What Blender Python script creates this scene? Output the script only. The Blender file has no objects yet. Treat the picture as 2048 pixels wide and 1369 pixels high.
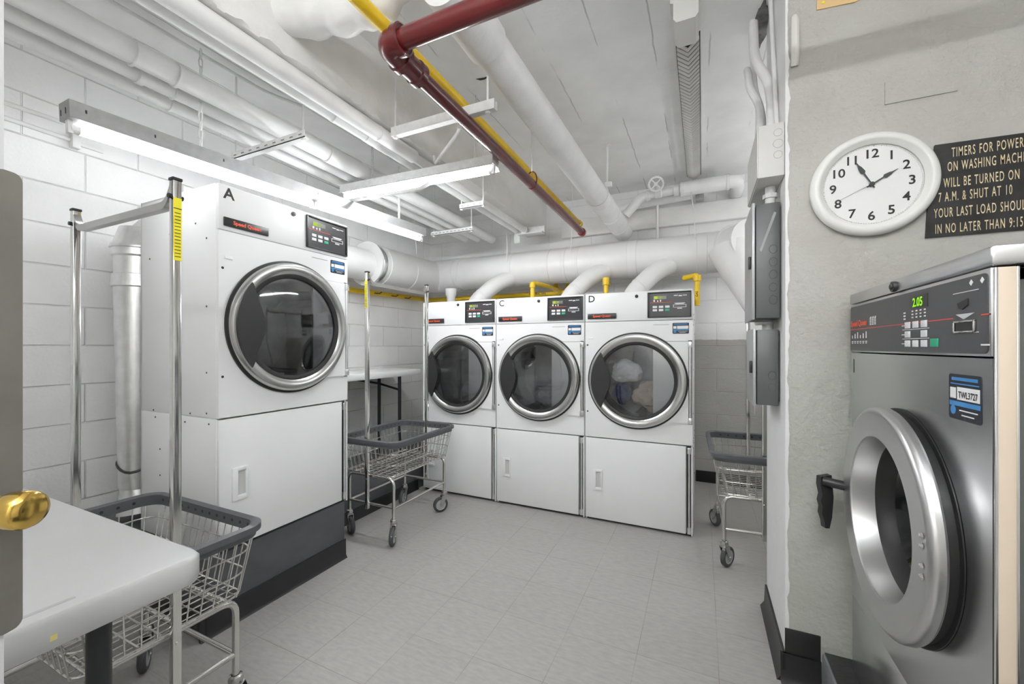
import bpy, bmesh, math, random
from mathutils import Vector, Matrix, noise
random.seed(7)
PI = math.pi
scn = bpy.context.scene
COL = scn.collection

# ---------------------------------------------------------------- camera, world, exposure
YAW = math.radians(24.9)
SN, CS = math.sin(YAW), math.cos(YAW)
cam_d = bpy.data.cameras.new('camera')
cam_d.sensor_width = 36.0
cam_d.lens = 36.0 * 818.0 / 2048.0
cam_d.shift_y = 9.1 / 2048.0
cam_d.clip_start = 0.02
cam = bpy.data.objects.new('camera', cam_d)
cam.location = (0, 0, 1.49)
cam.rotation_euler = (PI / 2, 0, YAW)
COL.objects.link(cam)
scn.camera = cam
world = bpy.data.worlds.new('world')
world.use_nodes = True
world.node_tree.nodes['Background'].inputs[0].default_value = (0.9, 0.95, 1, 1)
world.node_tree.nodes['Background'].inputs[1].default_value = 0.4
scn.world = world
scn.view_settings.view_transform = 'Standard'
scn.view_settings.look = 'None'
scn.view_settings.gamma = 1.0
scn.view_settings.use_curve_mapping = False
scn.view_settings.exposure = 1.5
scn.cycles.max_bounces = 10
scn.cycles.diffuse_bounces = 7
scn.cycles.transparent_max_bounces = 16
scn.cycles.caustics_reflective = False
scn.cycles.caustics_refractive = False
scn.cycles.sample_clamp_indirect = 6.0
scn.cycles.use_denoising = True
TUBE_POWER = 10.5
TUBE_SIDE = 50.0
FILL_DOOR = 48.0  # strength of the added fill lamp at the doorway
FILL_WASH = 10.0  # strength of the added fill lamp over the washer
FILL_RECESS = 15.0  # strength of the added fill lamp behind the pier

# ---------------------------------------------------------------- materials
MATS = {}
def nt(name):
    m = bpy.data.materials.new(name)
    m.use_nodes = True
    return m, m.node_tree, m.node_tree.nodes['Principled BSDF']
def C4(c): return (c[0], c[1], c[2], 1)
def mat(name, col, rough=.5, metal=0., var=0., vscale=6., bump=0., bscale=80., spec=.5, coat=0.):
    if name in MATS: return MATS[name]
    m, t, b = nt(name)
    b.inputs['Base Color'].default_value = C4(col)
    b.inputs['Roughness'].default_value = rough
    b.inputs['Metallic'].default_value = metal
    b.inputs['Specular IOR Level'].default_value = spec
    b.inputs['Coat Weight'].default_value = coat
    if var or bump:
        tc = t.nodes.new('ShaderNodeNewGeometry')
    if var:
        n = t.nodes.new('ShaderNodeTexNoise'); n.inputs['Scale'].default_value = vscale; n.inputs['Detail'].default_value = 5
        t.links.new(tc.outputs['Position'], n.inputs['Vector'])
        r = t.nodes.new('ShaderNodeValToRGB')
        r.color_ramp.elements[0].position = .3; r.color_ramp.elements[1].position = .7
        r.color_ramp.elements[0].color = C4([x * (1 - var) for x in col])
        r.color_ramp.elements[1].color = C4([min(1, x * (1 + var * .5)) for x in col])
        t.links.new(n.outputs['Fac'], r.inputs['Fac']); t.links.new(r.outputs['Color'], b.inputs['Base Color'])
    if bump:
        n2 = t.nodes.new('ShaderNodeTexNoise'); n2.inputs['Scale'].default_value = bscale; n2.inputs['Detail'].default_value = 4
        t.links.new(tc.outputs['Position'], n2.inputs['Vector'])
        bp = t.nodes.new('ShaderNodeBump'); bp.inputs['Strength'].default_value = bump; bp.inputs['Distance'].default_value = .01
        t.links.new(n2.outputs['Fac'], bp.inputs['Height']); t.links.new(bp.outputs['Normal'], b.inputs['Normal'])
    MATS[name] = m
    return m
def emat(name, col, s):
    if name in MATS: return MATS[name]
    m = bpy.data.materials.new(name); m.use_nodes = True
    t = m.node_tree; t.nodes.clear()
    e = t.nodes.new('ShaderNodeEmission'); e.inputs[0].default_value = C4(col); e.inputs[1].default_value = s
    o = t.nodes.new('ShaderNodeOutputMaterial'); t.links.new(e.outputs[0], o.inputs[0])
    MATS[name] = m
    return m
def glassmat(name, tint, ior=1.5, rough=.02, gl=1.0):
    m = bpy.data.materials.new(name); m.use_nodes = True
    t = m.node_tree; t.nodes.clear()
    tr = t.nodes.new('ShaderNodeBsdfTransparent'); tr.inputs[0].default_value = C4(tint)
    g = t.nodes.new('ShaderNodeBsdfGlossy'); g.inputs['Roughness'].default_value = rough
    g.inputs['Color'].default_value = (gl, gl, gl, 1)
    f = t.nodes.new('ShaderNodeFresnel'); f.inputs[0].default_value = ior
    mx = t.nodes.new('ShaderNodeMixShader'); o = t.nodes.new('ShaderNodeOutputMaterial')
    t.links.new(f.outputs[0], mx.inputs[0]); t.links.new(tr.outputs[0], mx.inputs[1]); t.links.new(g.outputs[0], mx.inputs[2])
    t.links.new(mx.outputs[0], o.inputs[0])
    MATS[name] = m
    return m

def math_node(t, op, a, b=None):
    n = t.nodes.new('ShaderNodeMath'); n.operation = op
    for i, v in enumerate((a, b)):
        if v is None: continue
        if hasattr(v, 'is_linked') or hasattr(v, 'links'): t.links.new(v, n.inputs[i])
        else: n.inputs[i].default_value = v
    return n.outputs[0]
def noise_node(t, vec, scale, detail=4):
    n = t.nodes.new('ShaderNodeTexNoise'); n.inputs['Scale'].default_value = scale; n.inputs['Detail'].default_value = detail
    t.links.new(vec, n.inputs['Vector']); return n.outputs['Fac']
def mixcol(t, fac, a, b):
    n = t.nodes.new('ShaderNodeMix'); n.data_type = 'RGBA'
    if hasattr(fac, 'links'): t.links.new(fac, n.inputs[0])
    else: n.inputs[0].default_value = fac
    for i, v in ((6, a), (7, b)):
        if hasattr(v, 'links'): t.links.new(v, n.inputs[i])
        else: n.inputs[i].default_value = C4(v)
    return n.outputs[2]
def ramp(t, fac, p0, p1, c0=(0, 0, 0), c1=(1, 1, 1)):
    r = t.nodes.new('ShaderNodeValToRGB')
    r.color_ramp.elements[0].position = p0; r.color_ramp.elements[1].position = p1
    r.color_ramp.elements[0].color = C4(c0); r.color_ramp.elements[1].color = C4(c1)
    t.links.new(fac, r.inputs[0]); return r.outputs[0]
def bumpn(t, h, strength, dist, normal=None):
    b = t.nodes.new('ShaderNodeBump'); b.inputs['Strength'].default_value = strength; b.inputs['Distance'].default_value = dist
    t.links.new(h, b.inputs['Height'])
    if normal is not None: t.links.new(normal, b.inputs['Normal'])
    return b.outputs['Normal']

def block_wall(name, axis, upper, lower=None, zsplit=0., joint=1.):
    m, t, b = nt(name)
    g = t.nodes.new('ShaderNodeNewGeometry'); s = t.nodes.new('ShaderNodeSeparateXYZ'); t.links.new(g.outputs['Position'], s.inputs[0])
    c = t.nodes.new('ShaderNodeCombineXYZ')
    t.links.new(s.outputs[axis], c.inputs[0]); t.links.new(s.outputs[2], c.inputs[1])
    nz = noise_node(t, g.outputs['Position'], 7., 6)
    br = t.nodes.new('ShaderNodeTexBrick')
    va = t.nodes.new('ShaderNodeVectorMath'); va.operation = 'ADD'; va.inputs[1].default_value = (.13, 2.4945 * .0, 0)
    t.links.new(c.outputs[0], va.inputs[0]); t.links.new(va.outputs[0], br.inputs['Vector'])
    br.inputs['Scale'].default_value = 1.; br.inputs['Brick Width'].default_value = .55; br.inputs['Row Height'].default_value = .2493
    br.inputs['Mortar Size'].default_value = .005; br.inputs['Mortar Smooth'].default_value = .6; br.inputs['Bias'].default_value = 0
    mort = br.outputs['Fac']
    colr = upper
    if lower:
        k = math_node(t, 'ADD', s.outputs[2], math_node(t, 'MULTIPLY', math_node(t, 'SUBTRACT', nz, .5), .02))
        colr = mixcol(t, math_node(t, 'LESS_THAN', k, zsplit), upper, lower)
    stain = ramp(t, noise_node(t, g.outputs['Position'], 2.3, 6), .35, .7, (.93, .93, .93), (1.02, 1.02, 1.02))
    mm = t.nodes.new('ShaderNodeMix'); mm.data_type = 'RGBA'; mm.blend_type = 'MULTIPLY'; mm.inputs[0].default_value = 1.
    if hasattr(colr, 'links'): t.links.new(colr, mm.inputs[6])
    else: mm.inputs[6].default_value = C4(colr)
    t.links.new(stain, mm.inputs[7])
    pat = ramp(t, noise_node(t, g.outputs['Position'], 5., 3), .5, .65)
    fac = math_node(t, 'MULTIPLY', mort, math_node(t, 'ADD', math_node(t, 'MULTIPLY', pat, .26 * joint), .06 * joint))
    t.links.new(mixcol(t, fac, mm.outputs[2], (.22, .22, .22)), b.inputs['Base Color'])
    b.inputs['Roughness'].default_value = .45
    hb = math_node(t, 'SUBTRACT', math_node(t, 'MULTIPLY', noise_node(t, g.outputs['Position'], 60., 5), .35), math_node(t, 'MULTIPLY', mort, 1.1 * joint))
    big = math_node(t, 'ADD', hb, math_node(t, 'MULTIPLY', nz, .6))
    t.links.new(bumpn(t, big, .85, .010), b.inputs['Normal'])
    MATS[name] = m
    return m

def plaster(name, upper, lower, zsplit, bump=.6):
    m, t, b = nt(name)
    g = t.nodes.new('ShaderNodeNewGeometry'); s = t.nodes.new('ShaderNodeSeparateXYZ'); t.links.new(g.outputs['Position'], s.inputs[0])
    n1 = noise_node(t, g.outputs['Position'], 5., 6)
    k = math_node(t, 'ADD', s.outputs[2], math_node(t, 'MULTIPLY', math_node(t, 'SUBTRACT', n1, .5), .015))
    colr = mixcol(t, math_node(t, 'LESS_THAN', k, zsplit), upper, lower)
    stain = ramp(t, noise_node(t, g.outputs['Position'], 3., 7), .3, .7, (.9, .89, .86), (1.03, 1.03, 1.03))
    mm = t.nodes.new('ShaderNodeMix'); mm.data_type = 'RGBA'; mm.blend_type = 'MULTIPLY'; mm.inputs[0].default_value = 1.
    t.links.new(colr, mm.inputs[6]); t.links.new(stain, mm.inputs[7])
    t.links.new(mm.outputs[2], b.inputs['Base Color'])
    b.inputs['Roughness'].default_value = .55
    h = math_node(t, 'ADD', math_node(t, 'MULTIPLY', noise_node(t, g.outputs['Position'], 38., 6), .5), n1)
    t.links.new(bumpn(t, h, bump, .014), b.inputs['Normal'])
    MATS[name] = m
    return m

def ceiling_mat(name, col):
    m, t, b = nt(name)
    g = t.nodes.new('ShaderNodeNewGeometry'); s = t.nodes.new('ShaderNodeSeparateXYZ'); t.links.new(g.outputs['Position'], s.inputs[0])
    n1 = noise_node(t, g.outputs['Position'], 4., 6)
    wob = math_node(t, 'MULTIPLY', math_node(t, 'SUBTRACT', noise_node(t, g.outputs['Position'], 9., 4), .5), .02)
    x = math_node(t, 'ADD', math_node(t, 'ADD', s.outputs[0], .11), wob)
    fr = math_node(t, 'ABSOLUTE', math_node(t, 'SUBTRACT', math_node(t, 'FRACT', math_node(t, 'DIVIDE', x, .31)), .5))
    line = math_node(t, 'LESS_THAN', fr, .013)
    brk = ramp(t, noise_node(t, g.outputs['Position'], 1.6, 5), .48, .56)
    line = math_node(t, 'MULTIPLY', line, brk)
    base = ramp(t, n1, .3, .72, [c * .93 for c in col], [min(1, c * 1.04) for c in col])
    t.links.new(mixcol(t, math_node(t, 'MULTIPLY', line, .45), base, (.16, .16, .16)), b.inputs['Base Color'])
    b.inputs['Roughness'].default_value = .6
    h = math_node(t, 'SUBTRACT', math_node(t, 'ADD', n1, math_node(t, 'MULTIPLY', noise_node(t, g.outputs['Position'], 50., 4), .25)), line)
    t.links.new(bumpn(t, h, .35, .01), b.inputs['Normal'])
    MATS[name] = m
    return m

def floor_mat(name, col):
    m, t, b = nt(name)
    g = t.nodes.new('ShaderNodeNewGeometry'); s = t.nodes.new('ShaderNodeSeparateXYZ'); t.links.new(g.outputs['Position'], s.inputs[0])
    def grid(o, off, pitch):
        v = math_node(t, 'DIVIDE', math_node(t, 'ADD', o, off), pitch)
        f = math_node(t, 'FRACT', math_node(t, 'ADD', v, 40.5))
        d = math_node(t, 'ABSOLUTE', math_node(t, 'SUBTRACT', f, .5))
        return math_node(t, 'LESS_THAN', d, .0038), math_node(t, 'FLOOR', math_node(t, 'ADD', v, 40.))
    gx, cx = grid(s.outputs[0], .285, .355)
    gy, cy = grid(s.outputs[1], -1.355, .348)
    ln = math_node(t, 'MAXIMUM', gx, gy)
    cc = t.nodes.new('ShaderNodeCombineXYZ'); t.links.new(cx, cc.inputs[0]); t.links.new(cy, cc.inputs[1])
    wn = t.nodes.new('ShaderNodeTexWhiteNoise'); wn.noise_dimensions = '2D'; t.links.new(cc.outputs[0], wn.inputs['Vector'])
    tone = ramp(t, wn.outputs['Value'], 0., 1., (.975, .975, .975), (1.01, 1.01, 1.01))
    sv = t.nodes.new('ShaderNodeVectorMath'); sv.operation = 'MULTIPLY'; sv.inputs[1].default_value = (18, 60, 1)
    t.links.new(g.outputs['Position'], sv.inputs[0])
    mot = ramp(t, noise_node(t, sv.outputs[0], 1., 6), .3, .7, [c * .9 for c in col], [min(1, c * 1.06) for c in col])
    mm = t.nodes.new('ShaderNodeMix'); mm.data_type = 'RGBA'; mm.blend_type = 'MULTIPLY'; mm.inputs[0].default_value = 1.
    t.links.new(mot, mm.inputs[6]); t.links.new(tone, mm.inputs[7])
    dirt = math_node(t, 'MULTIPLY', ramp(t, noise_node(t, g.outputs['Position'], 1.7, 6), .5, .8), .3)
    c2 = mixcol(t, dirt, mm.outputs[2], (.3, .29, .27))
    spk = math_node(t, 'MULTIPLY', ramp(t, noise_node(t, g.outputs['Position'], 42., 2), .76, .79), .4)
    c3 = mixcol(t, spk, c2, (.12, .1, .08))
    brk = ramp(t, noise_node(t, g.outputs['Position'], 2.4, 4), .40, .6, (.3, .3, .3), (1, 1, 1))
    t.links.new(mixcol(t, math_node(t, 'MULTIPLY', ln, brk), c3, (.2, .17, .15)), b.inputs['Base Color'])
    b.inputs['Roughness'].default_value = .42
    t.links.new(bumpn(t, math_node(t, 'SUBTRACT', noise_node(t, g.outputs['Position'], 30., 4), ln), .08, .004), b.inputs['Normal'])
    MATS[name] = m
    return m

M_LEFT = block_wall('painted_block', 1, (.89, .89, .89))
M_BACK = block_wall('painted_back_wall', 0, (.84, .84, .84), (.42, .415, .395), 1.565, .4)
M_PIER = plaster('rough_plaster', (.475, .466, .437), (.48, .492, .452), 1.475, .8)
M_PIERW = mat('white_pier_face', (.8, .8, .8), .5, var=.04, bump=.3, bscale=20)
M_CEIL = ceiling_mat('painted_concrete', (.84, .84, .835))
M_BEAM = mat('painted_beam', (.82, .815, .80), .6, var=.06, vscale=5, bump=.35, bscale=30)
M_FLOOR = floor_mat('vinyl_tile', (.35, .343, .328))
M_REAR = mat('rear_wall_paint', (.72, .70, .66), .6, var=.05)
M_BLACK = mat('black_cove_base', (.012, .012, .013), .35)
M_GREYP = mat('grey_floor_paint', (.075, .08, .085), .38, var=.12, vscale=9, bump=.15, bscale=25)
M_PIPE = mat('white_pipe_paint', (.80, .80, .795), .5, var=.06, vscale=8, bump=.2, bscale=25)
M_DUCT = mat('white_duct_paint', (.74, .74, .735), .42, var=.04, vscale=5, bump=.12, bscale=14)
M_WHITE = mat('white_enamel', (.80, .805, .81), .32, var=.015, vscale=3)
M_WMETAL = mat('white_fixture_metal', (.72, .72, .72), .4, var=.1, vscale=30)
M_SILVER = mat('grey_fixture_metal', (.30, .30, .30), .4, var=.12, vscale=25)
M_STEEL = mat('brushed_steel', (.56, .56, .55), .24, 1., var=.05, vscale=12)
M_STEELW = mat('washer_steel', (.64, .645, .655), .27, 1., var=.06, vscale=5)
M_STEELR = mat('door_steel', (.60, .60, .60), .34, 1., var=.04, vscale=5)
M_CHROME = mat('chrome', (.72, .72, .7), .12, 1.)
M_WIRE = mat('wire_chrome', (.66, .65, .62), .22, 1.)
M_GALV = mat('galvanised_sheet', (.80, .81, .81), .3, 1., var=.1, vscale=14)
M_RUBBER = mat('grey_rubber', (.055, .057, .06), .55)
M_BUMPER = mat('grey_bumper', (.085, .088, .095), .42, var=.1, vscale=20)
M_DARK = mat('black_plastic', (.018, .018, .019), .4)
M_DGREY = mat('charcoal_plastic', (.04, .041, .043), .42)
M_PANEL = mat('panel_film', (.028, .028, .031), .34)
M_PANELW = mat('washer_panel_film', (.06, .061, .065), .42)
M_RED = mat('red_pipe_paint', (.115, .010, .011), .25, coat=.3, var=.12, vscale=6)
M_REDB = mat('bright_red_cap', (.32, .015, .02), .3)
M_YEL = mat('yellow_pipe_paint', (.78, .52, .015), .38, var=.12, vscale=10)
M_YELL = mat('yellow_label', (.82, .72, .03), .5)
M_ORANGE = mat('orange_print', (.85, .1, .03), .5)
M_REDL = mat('red_line', (.65, .07, .04), .5)
M_KEY = mat('white_key', (.72, .72, .74), .5)
M_GREEN = mat('green_key', (.03, .36, .2), .5)
M_PRINT = mat('white_print', (.8, .8, .8), .6)
M_GPRINT = mat('grey_print', (.3, .3, .3), .6)
M_INK = mat('black_ink', (.012, .012, .012), .5)
M_BRASS = mat('polished_brass', (.72, .48, .12), .16, 1., var=.12, vscale=30)
M_PLATE = mat('guard_plate_steel', (.30, .285, .25), .42, .6, var=.12, vscale=14)
M_DOORP = mat('door_paint', (.74, .74, .74), .4)
M_TABLE = mat('table_plastic', (.47, .47, .47), .4, var=.02, bump=.06, bscale=120)
M_TLEG = mat('table_leg_steel', (.028, .03, .033), .4, .3)
M_BOXW = mat('box_paint_white', (.66, .655, .63), .45, var=.05)
M_BOXG = mat('box_paint_grey', (.115, .12, .12), .42, .2, var=.1, vscale=8)
M_BOXL = mat('box_edge_grey', (.42, .43, .43), .4, .4)
M_CLOCK = mat('clock_plastic', (.78, .78, .75), .35)
M_FACE = mat('clock_face', (.8, .8, .79), .55)
M_HAND = mat('clock_hand', (.035, .04, .04), .4)
M_SIGN = mat('sign_board', (.022, .021, .021), .4, var=.5, vscale=14, bump=.3, bscale=20)
M_SIGNT = mat('sign_letters', (.80, .68, .42), .5, var=.2, vscale=30)
M_BLUE = mat('sticker_blue', (.05, .24, .55), .4)
M_SBLK = mat('sticker_black', (.012, .016, .026), .4)
M_GLASS = glassmat('dryer_glass', (.88, .90, .92), 2.0, .04)
M_GLASSW = glassmat('washer_glass', (.5, .52, .54), 1.45, .02)
M_DRUM = mat('drum_steel', (.36, .37, .38), .5, .7, var=.2, vscale=9)
M_LED = emat('led_green', (.32, .8, .03), .45)
M_LEDW = mat('led_window', (.012, .014, .01), .3)
M_LCDY = emat('lcd_yellow', (.5, .62, .08), .38)
M_TUBE = emat('fluorescent_tube_glow', (.97, .985, 1), TUBE_POWER)
M_FILL_DOOR = emat('doorway_fill_glow', (.97, .985, 1), FILL_DOOR)
M_FILL_RECESS = emat('recess_fill_glow', (.97, .985, 1), FILL_RECESS)
M_FILL_WASH = emat('washer_fill_glow', (.97, .985, 1), FILL_WASH)
M_TUBE2 = emat('side_tube_glow', (.97, .985, 1), TUBE_SIDE)
M_HOLE = mat('rough_concrete_hole', (.2, .195, .19), .9, var=.5, vscale=20, bump=.8, bscale=30)
M_CLW = mat('cloth_white', (.88, .88, .9), .9)
M_CLB = mat('cloth_blue', (.05, .07, .2), .9)
M_CLT = mat('cloth_beige', (.68, .57, .45), .9)
M_CLG = mat('cloth_grey', (.4, .42, .44), .9)

# ---------------------------------------------------------------- mesh helpers
def NB(): return bmesh.new()
def V(*a): return Vector(a)
def box(bm, x0, x1, y0, y1, z0, z1, bev=0., seg=2):
    r = bmesh.ops.create_cube(bm, size=1.0)
    vs = r['verts']
    for v in vs:
        v.co = Vector(((x0 + x1) / 2 + v.co.x * (x1 - x0), (y0 + y1) / 2 + v.co.y * (y1 - y0), (z0 + z1) / 2 + v.co.z * (z1 - z0)))
    if bev:
        es = list({e for v in vs for e in v.link_edges})
        bmesh.ops.bevel(bm, geom=es, offset=bev, segments=seg, profile=.5, affect='EDGES', clamp_overlap=True)
    return bm
def frame_of(d):
    d = d.normalized()
    u = Vector((0, 0, 1)) if abs(d.z) < .9 else Vector((1, 0, 0))
    a = d.cross(u).normalized(); b = a.cross(d).normalized()
    return a, b
def ring(bm, c, a, b, r, n, ph=0.):
    return [bm.verts.new(c + a * (r * math.cos(2 * PI * i / n + ph)) + b * (r * math.sin(2 * PI * i / n + ph))) for i in range(n)]
def bridge(bm, A, B):
    n = len(A)
    for i in range(n):
        bm.faces.new((A[i], A[(i + 1) % n], B[(i + 1) % n], B[i]))
def cyl(bm, p0, p1, r, n=20, r2=None, caps=True):
    p0, p1 = Vector(p0), Vector(p1)
    a, b = frame_of(p1 - p0)
    A = ring(bm, p0, a, b, r, n); B = ring(bm, p1, a, b, r if r2 is None else r2, n)
    bridge(bm, A, B)
    if caps: bm.faces.new(A); bm.faces.new(B[::-1])
    return bm
def fillet(pts, rad, k=5):
    pts = [Vector(p) for p in pts]
    out = [pts[0]]
    for i in range(1, len(pts) - 1):
        p, q, s = pts[i - 1], pts[i], pts[i + 1]
        d0 = (p - q); d1 = (s - q)
        r = min(rad, d0.length * .49, d1.length * .49)
        a = q + d0.normalized() * r; c = q + d1.normalized() * r
        for j in range(k + 1):
            t = j / k
            out.append(a * (1 - t) ** 2 + q * 2 * t * (1 - t) + c * t * t)
    out.append(pts[-1])
    return out
def tube(bm, pts, r, n=8, closed=False, radii=None, caps=True):
    pts = [Vector(p) for p in pts]
    m = len(pts)
    tang = []
    for i in range(m):
        if closed: d = pts[(i + 1) % m] - pts[i - 1]
        else: d = pts[min(i + 1, m - 1)] - pts[max(i - 1, 0)]
        tang.append(d.normalized() if d.length > 1e-9 else Vector((0, 0, 1)))
    a, b = frame_of(tang[0])
    rings = []
    for i in range(m):
        if i:
            a = (a - tang[i] * a.dot(tang[i]))
            if a.length < 1e-6: a, b = frame_of(tang[i])
            a.normalize(); b = a.cross(tang[i]).normalized() * (1 if True else 1)
            b = tang[i].cross(a).normalized() * -1
        else:
            b = tang[i].cross(a).normalized() * -1
        rings.append(ring(bm, pts[i], a, b, radii[i] if radii else r, n))
    for i in range(m - 1): bridge(bm, rings[i], rings[i + 1])
    if closed: 
        # match rotation of last ring to first
        best = min(range(n), key=lambda s: (rings[-1][s].co - rings[0][0].co).length)
        L = rings[-1][best:] + rings[-1][:best]
        if (L[1].co - rings[0][1].co).length > (L[-1].co - rings[0][1].co).length: L = [L[0]] + L[1:][::-1]
        bridge(bm, L, rings[0])
    elif caps:
        bm.faces.new(rings[0][::-1]); bm.faces.new(rings[-1])
    return bm
def lathe(bm, prof, o, ax, n=48, close=False):
    """prof: list of (r, h) along axis ax from origin o."""
    o = Vector(o); ax = Vector(ax).normalized()
    a, b = frame_of(ax)
    prev = None; first = None
    for r, h in prof:
        if r < 1e-6:
            cur = [bm.verts.new(o + ax * h)]
        else:
            cur = ring(bm, o + ax * h, a, b, r, n)
        if prev is not None:
            if len(prev) == 1 and len(cur) > 1:
                for i in range(n): bm.faces.new((prev[0], cur[(i + 1) % n], cur[i]))
            elif len(cur) == 1 and len(prev) > 1:
                for i in range(n): bm.faces.new((prev[i], prev[(i + 1) % n], cur[0]))
            elif len(cur) > 1: bridge(bm, prev, cur)
        if first is None: first = cur
        prev = cur
    if close and len(first) > 1 and len(prev) > 1: bridge(bm, prev, first)
    return bm
def prism(bm, pts, o, ux, uy, depth):
    """polygon pts (2D) in plane o+ux*x+uy*y, extruded by vector depth"""
    o, ux, uy, depth = Vector(o), Vector(ux), Vector(uy), Vector(depth)
    A = [bm.verts.new(o + ux * x + uy * y) for x, y in pts]
    B = [bm.verts.new(v.co + depth) for v in A]
    bm.faces.new(A); bm.faces.new(B[::-1]); bridge(bm, B, A)
    return bm
def rrect(x0, x1, y0, y1, r, k=5):
    out = []
    for cx, cy, a0 in ((x1 - r, y1 - r, 0), (x0 + r, y1 - r, PI / 2), (x0 + r, y0 + r, PI), (x1 - r, y0 + r, 1.5 * PI)):
        for i in range(k + 1):
            a = a0 + PI / 2 * i / k
            out.append((cx + r * math.cos(a), cy + r * math.sin(a)))
    return out
def plate_hole(bm, x0, x1, z0, z1, cx, cz, r, y0, y1, n=72):
    """flat plate facing -y (front at y0, back at y1) with a round hole"""
    angs = [2 * PI * i / n for i in range(n)]
    for cxx, czz in ((x0, z0), (x1, z0), (x1, z1), (x0, z1)):
        angs.append(math.atan2(czz - cz, cxx - cx) % (2 * PI))
    angs = sorted(set(round(a, 6) for a in angs))
    def outer(a):
        c, s = math.cos(a), math.sin(a)
        t = min([(x1 - cx) / c if c > 1e-9 else 1e9, (x0 - cx) / c if c < -1e-9 else 1e9, (z1 - cz) / s if s > 1e-9 else 1e9, (z0 - cz) / s if s < -1e-9 else 1e9])
        return cx + c * t, cz + s * t
    R = {}
    for key, y in (('f', y0), ('b', y1)):
        R[key + 'i'] = [bm.verts.new((cx + r * math.cos(a), y, cz + r * math.sin(a))) for a in angs]
        R[key + 'o'] = [bm.verts.new((outer(a)[0], y, outer(a)[1])) for a in angs]
    bridge(bm, R['fo'], R['fi']); bridge(bm, R['bi'], R['bo']); bridge(bm, R['fi'], R['bi']); bridge(bm, R['bo'], R['fo'])
    return bm
def finish(bm, name, m, smooth=35):
    bmesh.ops.recalc_face_normals(bm, faces=bm.faces[:])
    me = bpy.data.meshes.new(name)
    bm.to_mesh(me); bm.free()
    me.materials.append(m)
    if smooth:
        me.polygons.foreach_set('use_smooth', [True] * len(me.polygons))
        me.set_sharp_from_angle(angle=math.radians(smooth))
    return me
def shift(bm, off):
    for v in bm.verts: v.co = v.co - Vector(off)
def obj(name, bm, m, parent=None, off=None, smooth=35, label=None):
    if off is not None: shift(bm, off)
    o = bpy.data.objects.new(name, finish(bm, name, m, smooth))
    COL.objects.link(o)
    if parent: o.parent = parent
    if label: o['label'] = label
    return o
def tag(o, label, cat, group=None):
    o['label'] = label; o['category'] = cat
    if group: o['group'] = group
    return o
def thing(name, label, cat, loc=(0, 0, 0), rz=0., group=None):
    o = bpy.data.objects.new(name, None)
    o.empty_display_size = .05
    COL.objects.link(o); o.location = loc; o.rotation_euler = (0, 0, rz)
    return tag(o, label, cat, group)
def single(name, bm, m, label, cat, group=None, smooth=35):
    cs = [v.co for v in bm.verts]
    c = Vector(((min(v.x for v in cs) + max(v.x for v in cs)) / 2, (min(v.y for v in cs) + max(v.y for v in cs)) / 2, min(v.z for v in cs)))
    o = obj(name, bm, m, None, c, smooth); o.location = c
    return tag(o, label, cat, group)
def struct(name, bm, m, parent=None, smooth=35):
    o = obj(name, bm, m, parent, None, smooth); o['kind'] = 'structure'
    return o
def copy_tree(o, parent=None):
    c = o.copy(); COL.objects.link(c)
    if parent: c.parent = parent
    for ch in list(o.children): copy_tree(ch, c)
    return c
TEXTC = {}
def text(bm, s, size, o, ux, uy, align='LEFT', depth=.0008, bold=0., space=1.):
    """letters as raised mesh in the plane o + ux*x + uy*y; size = cap height"""
    key = (s, align, bold, space)
    if key not in TEXTC:
        cu = bpy.data.curves.new('lettering_curve', 'FONT'); cu.body = s; cu.size = 1.; cu.align_x = align; cu.resolution_u = 3; cu.offset = bold; cu.space_character = space; cu.space_word = 1.15 if space != 1. else 1.
        to = bpy.data.objects.new('lettering_source', cu); COL.objects.link(to)
        bpy.context.view_layer.update()
        me = bpy.data.meshes.new_from_object(to.evaluated_get(bpy.context.evaluated_depsgraph_get()))
        TEXTC[key] = ([v.co.copy() for v in me.vertices], [list(p.vertices) for p in me.polygons])
        bpy.data.objects.remove(to); bpy.data.curves.remove(cu); bpy.data.meshes.remove(me)
    vs, fs = TEXTC[key]
    o, ux, uy = Vector(o), Vector(ux), Vector(uy)
    nrm = ux.cross(uy).normalized()
    k = size / .69
    A = [bm.verts.new(o + ux * (v.x * k) + uy * (v.y * k) + nrm * depth) for v in vs]
    for f in fs:
        try: bm.faces.new([A[i] for i in f])
        except ValueError: pass
    return bm

# ================================================================ SETTING
WX, BY, CZ = -3.64, 4.97, 3.32
b = NB(); box(b, WX - .1, 2.6, -1.6, BY + .1, -.1, 0.); struct('floor', b, M_FLOOR, smooth=0)
b = NB(); box(b, WX - .1, 2.6, -1.6, BY + .1, CZ, CZ + .1); struct('ceiling', b, M_CEIL, smooth=0)
b = NB(); box(b, WX - .1, WX, -1.6, BY, 0, CZ); struct('wall_left', b, M_LEFT, smooth=0)
b = NB(); box(b, WX - .1, 2.6, BY, BY + .1, 0, CZ); struct('wall_back', b, M_BACK, smooth=0)
b = NB(); box(b, 2.5, 2.6, -1.6, BY, 0, CZ); struct('wall_right', b, M_PIERW, smooth=0)
b = NB(); box(b, WX, 2.6, -1.6, -1.5, 0, CZ); struct('wall_front', b, M_REAR, smooth=0)
# the pier the clock hangs on: plaster face towards the door, white face towards the dryers
PX, PY0, PY1 = .338, 2.172, 2.74
b = NB(); box(b, PX + .004, 2.5, PY0, PY1, 0, CZ); struct('wall_pier', b, M_PIER, smooth=0)
b = NB()
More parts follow.
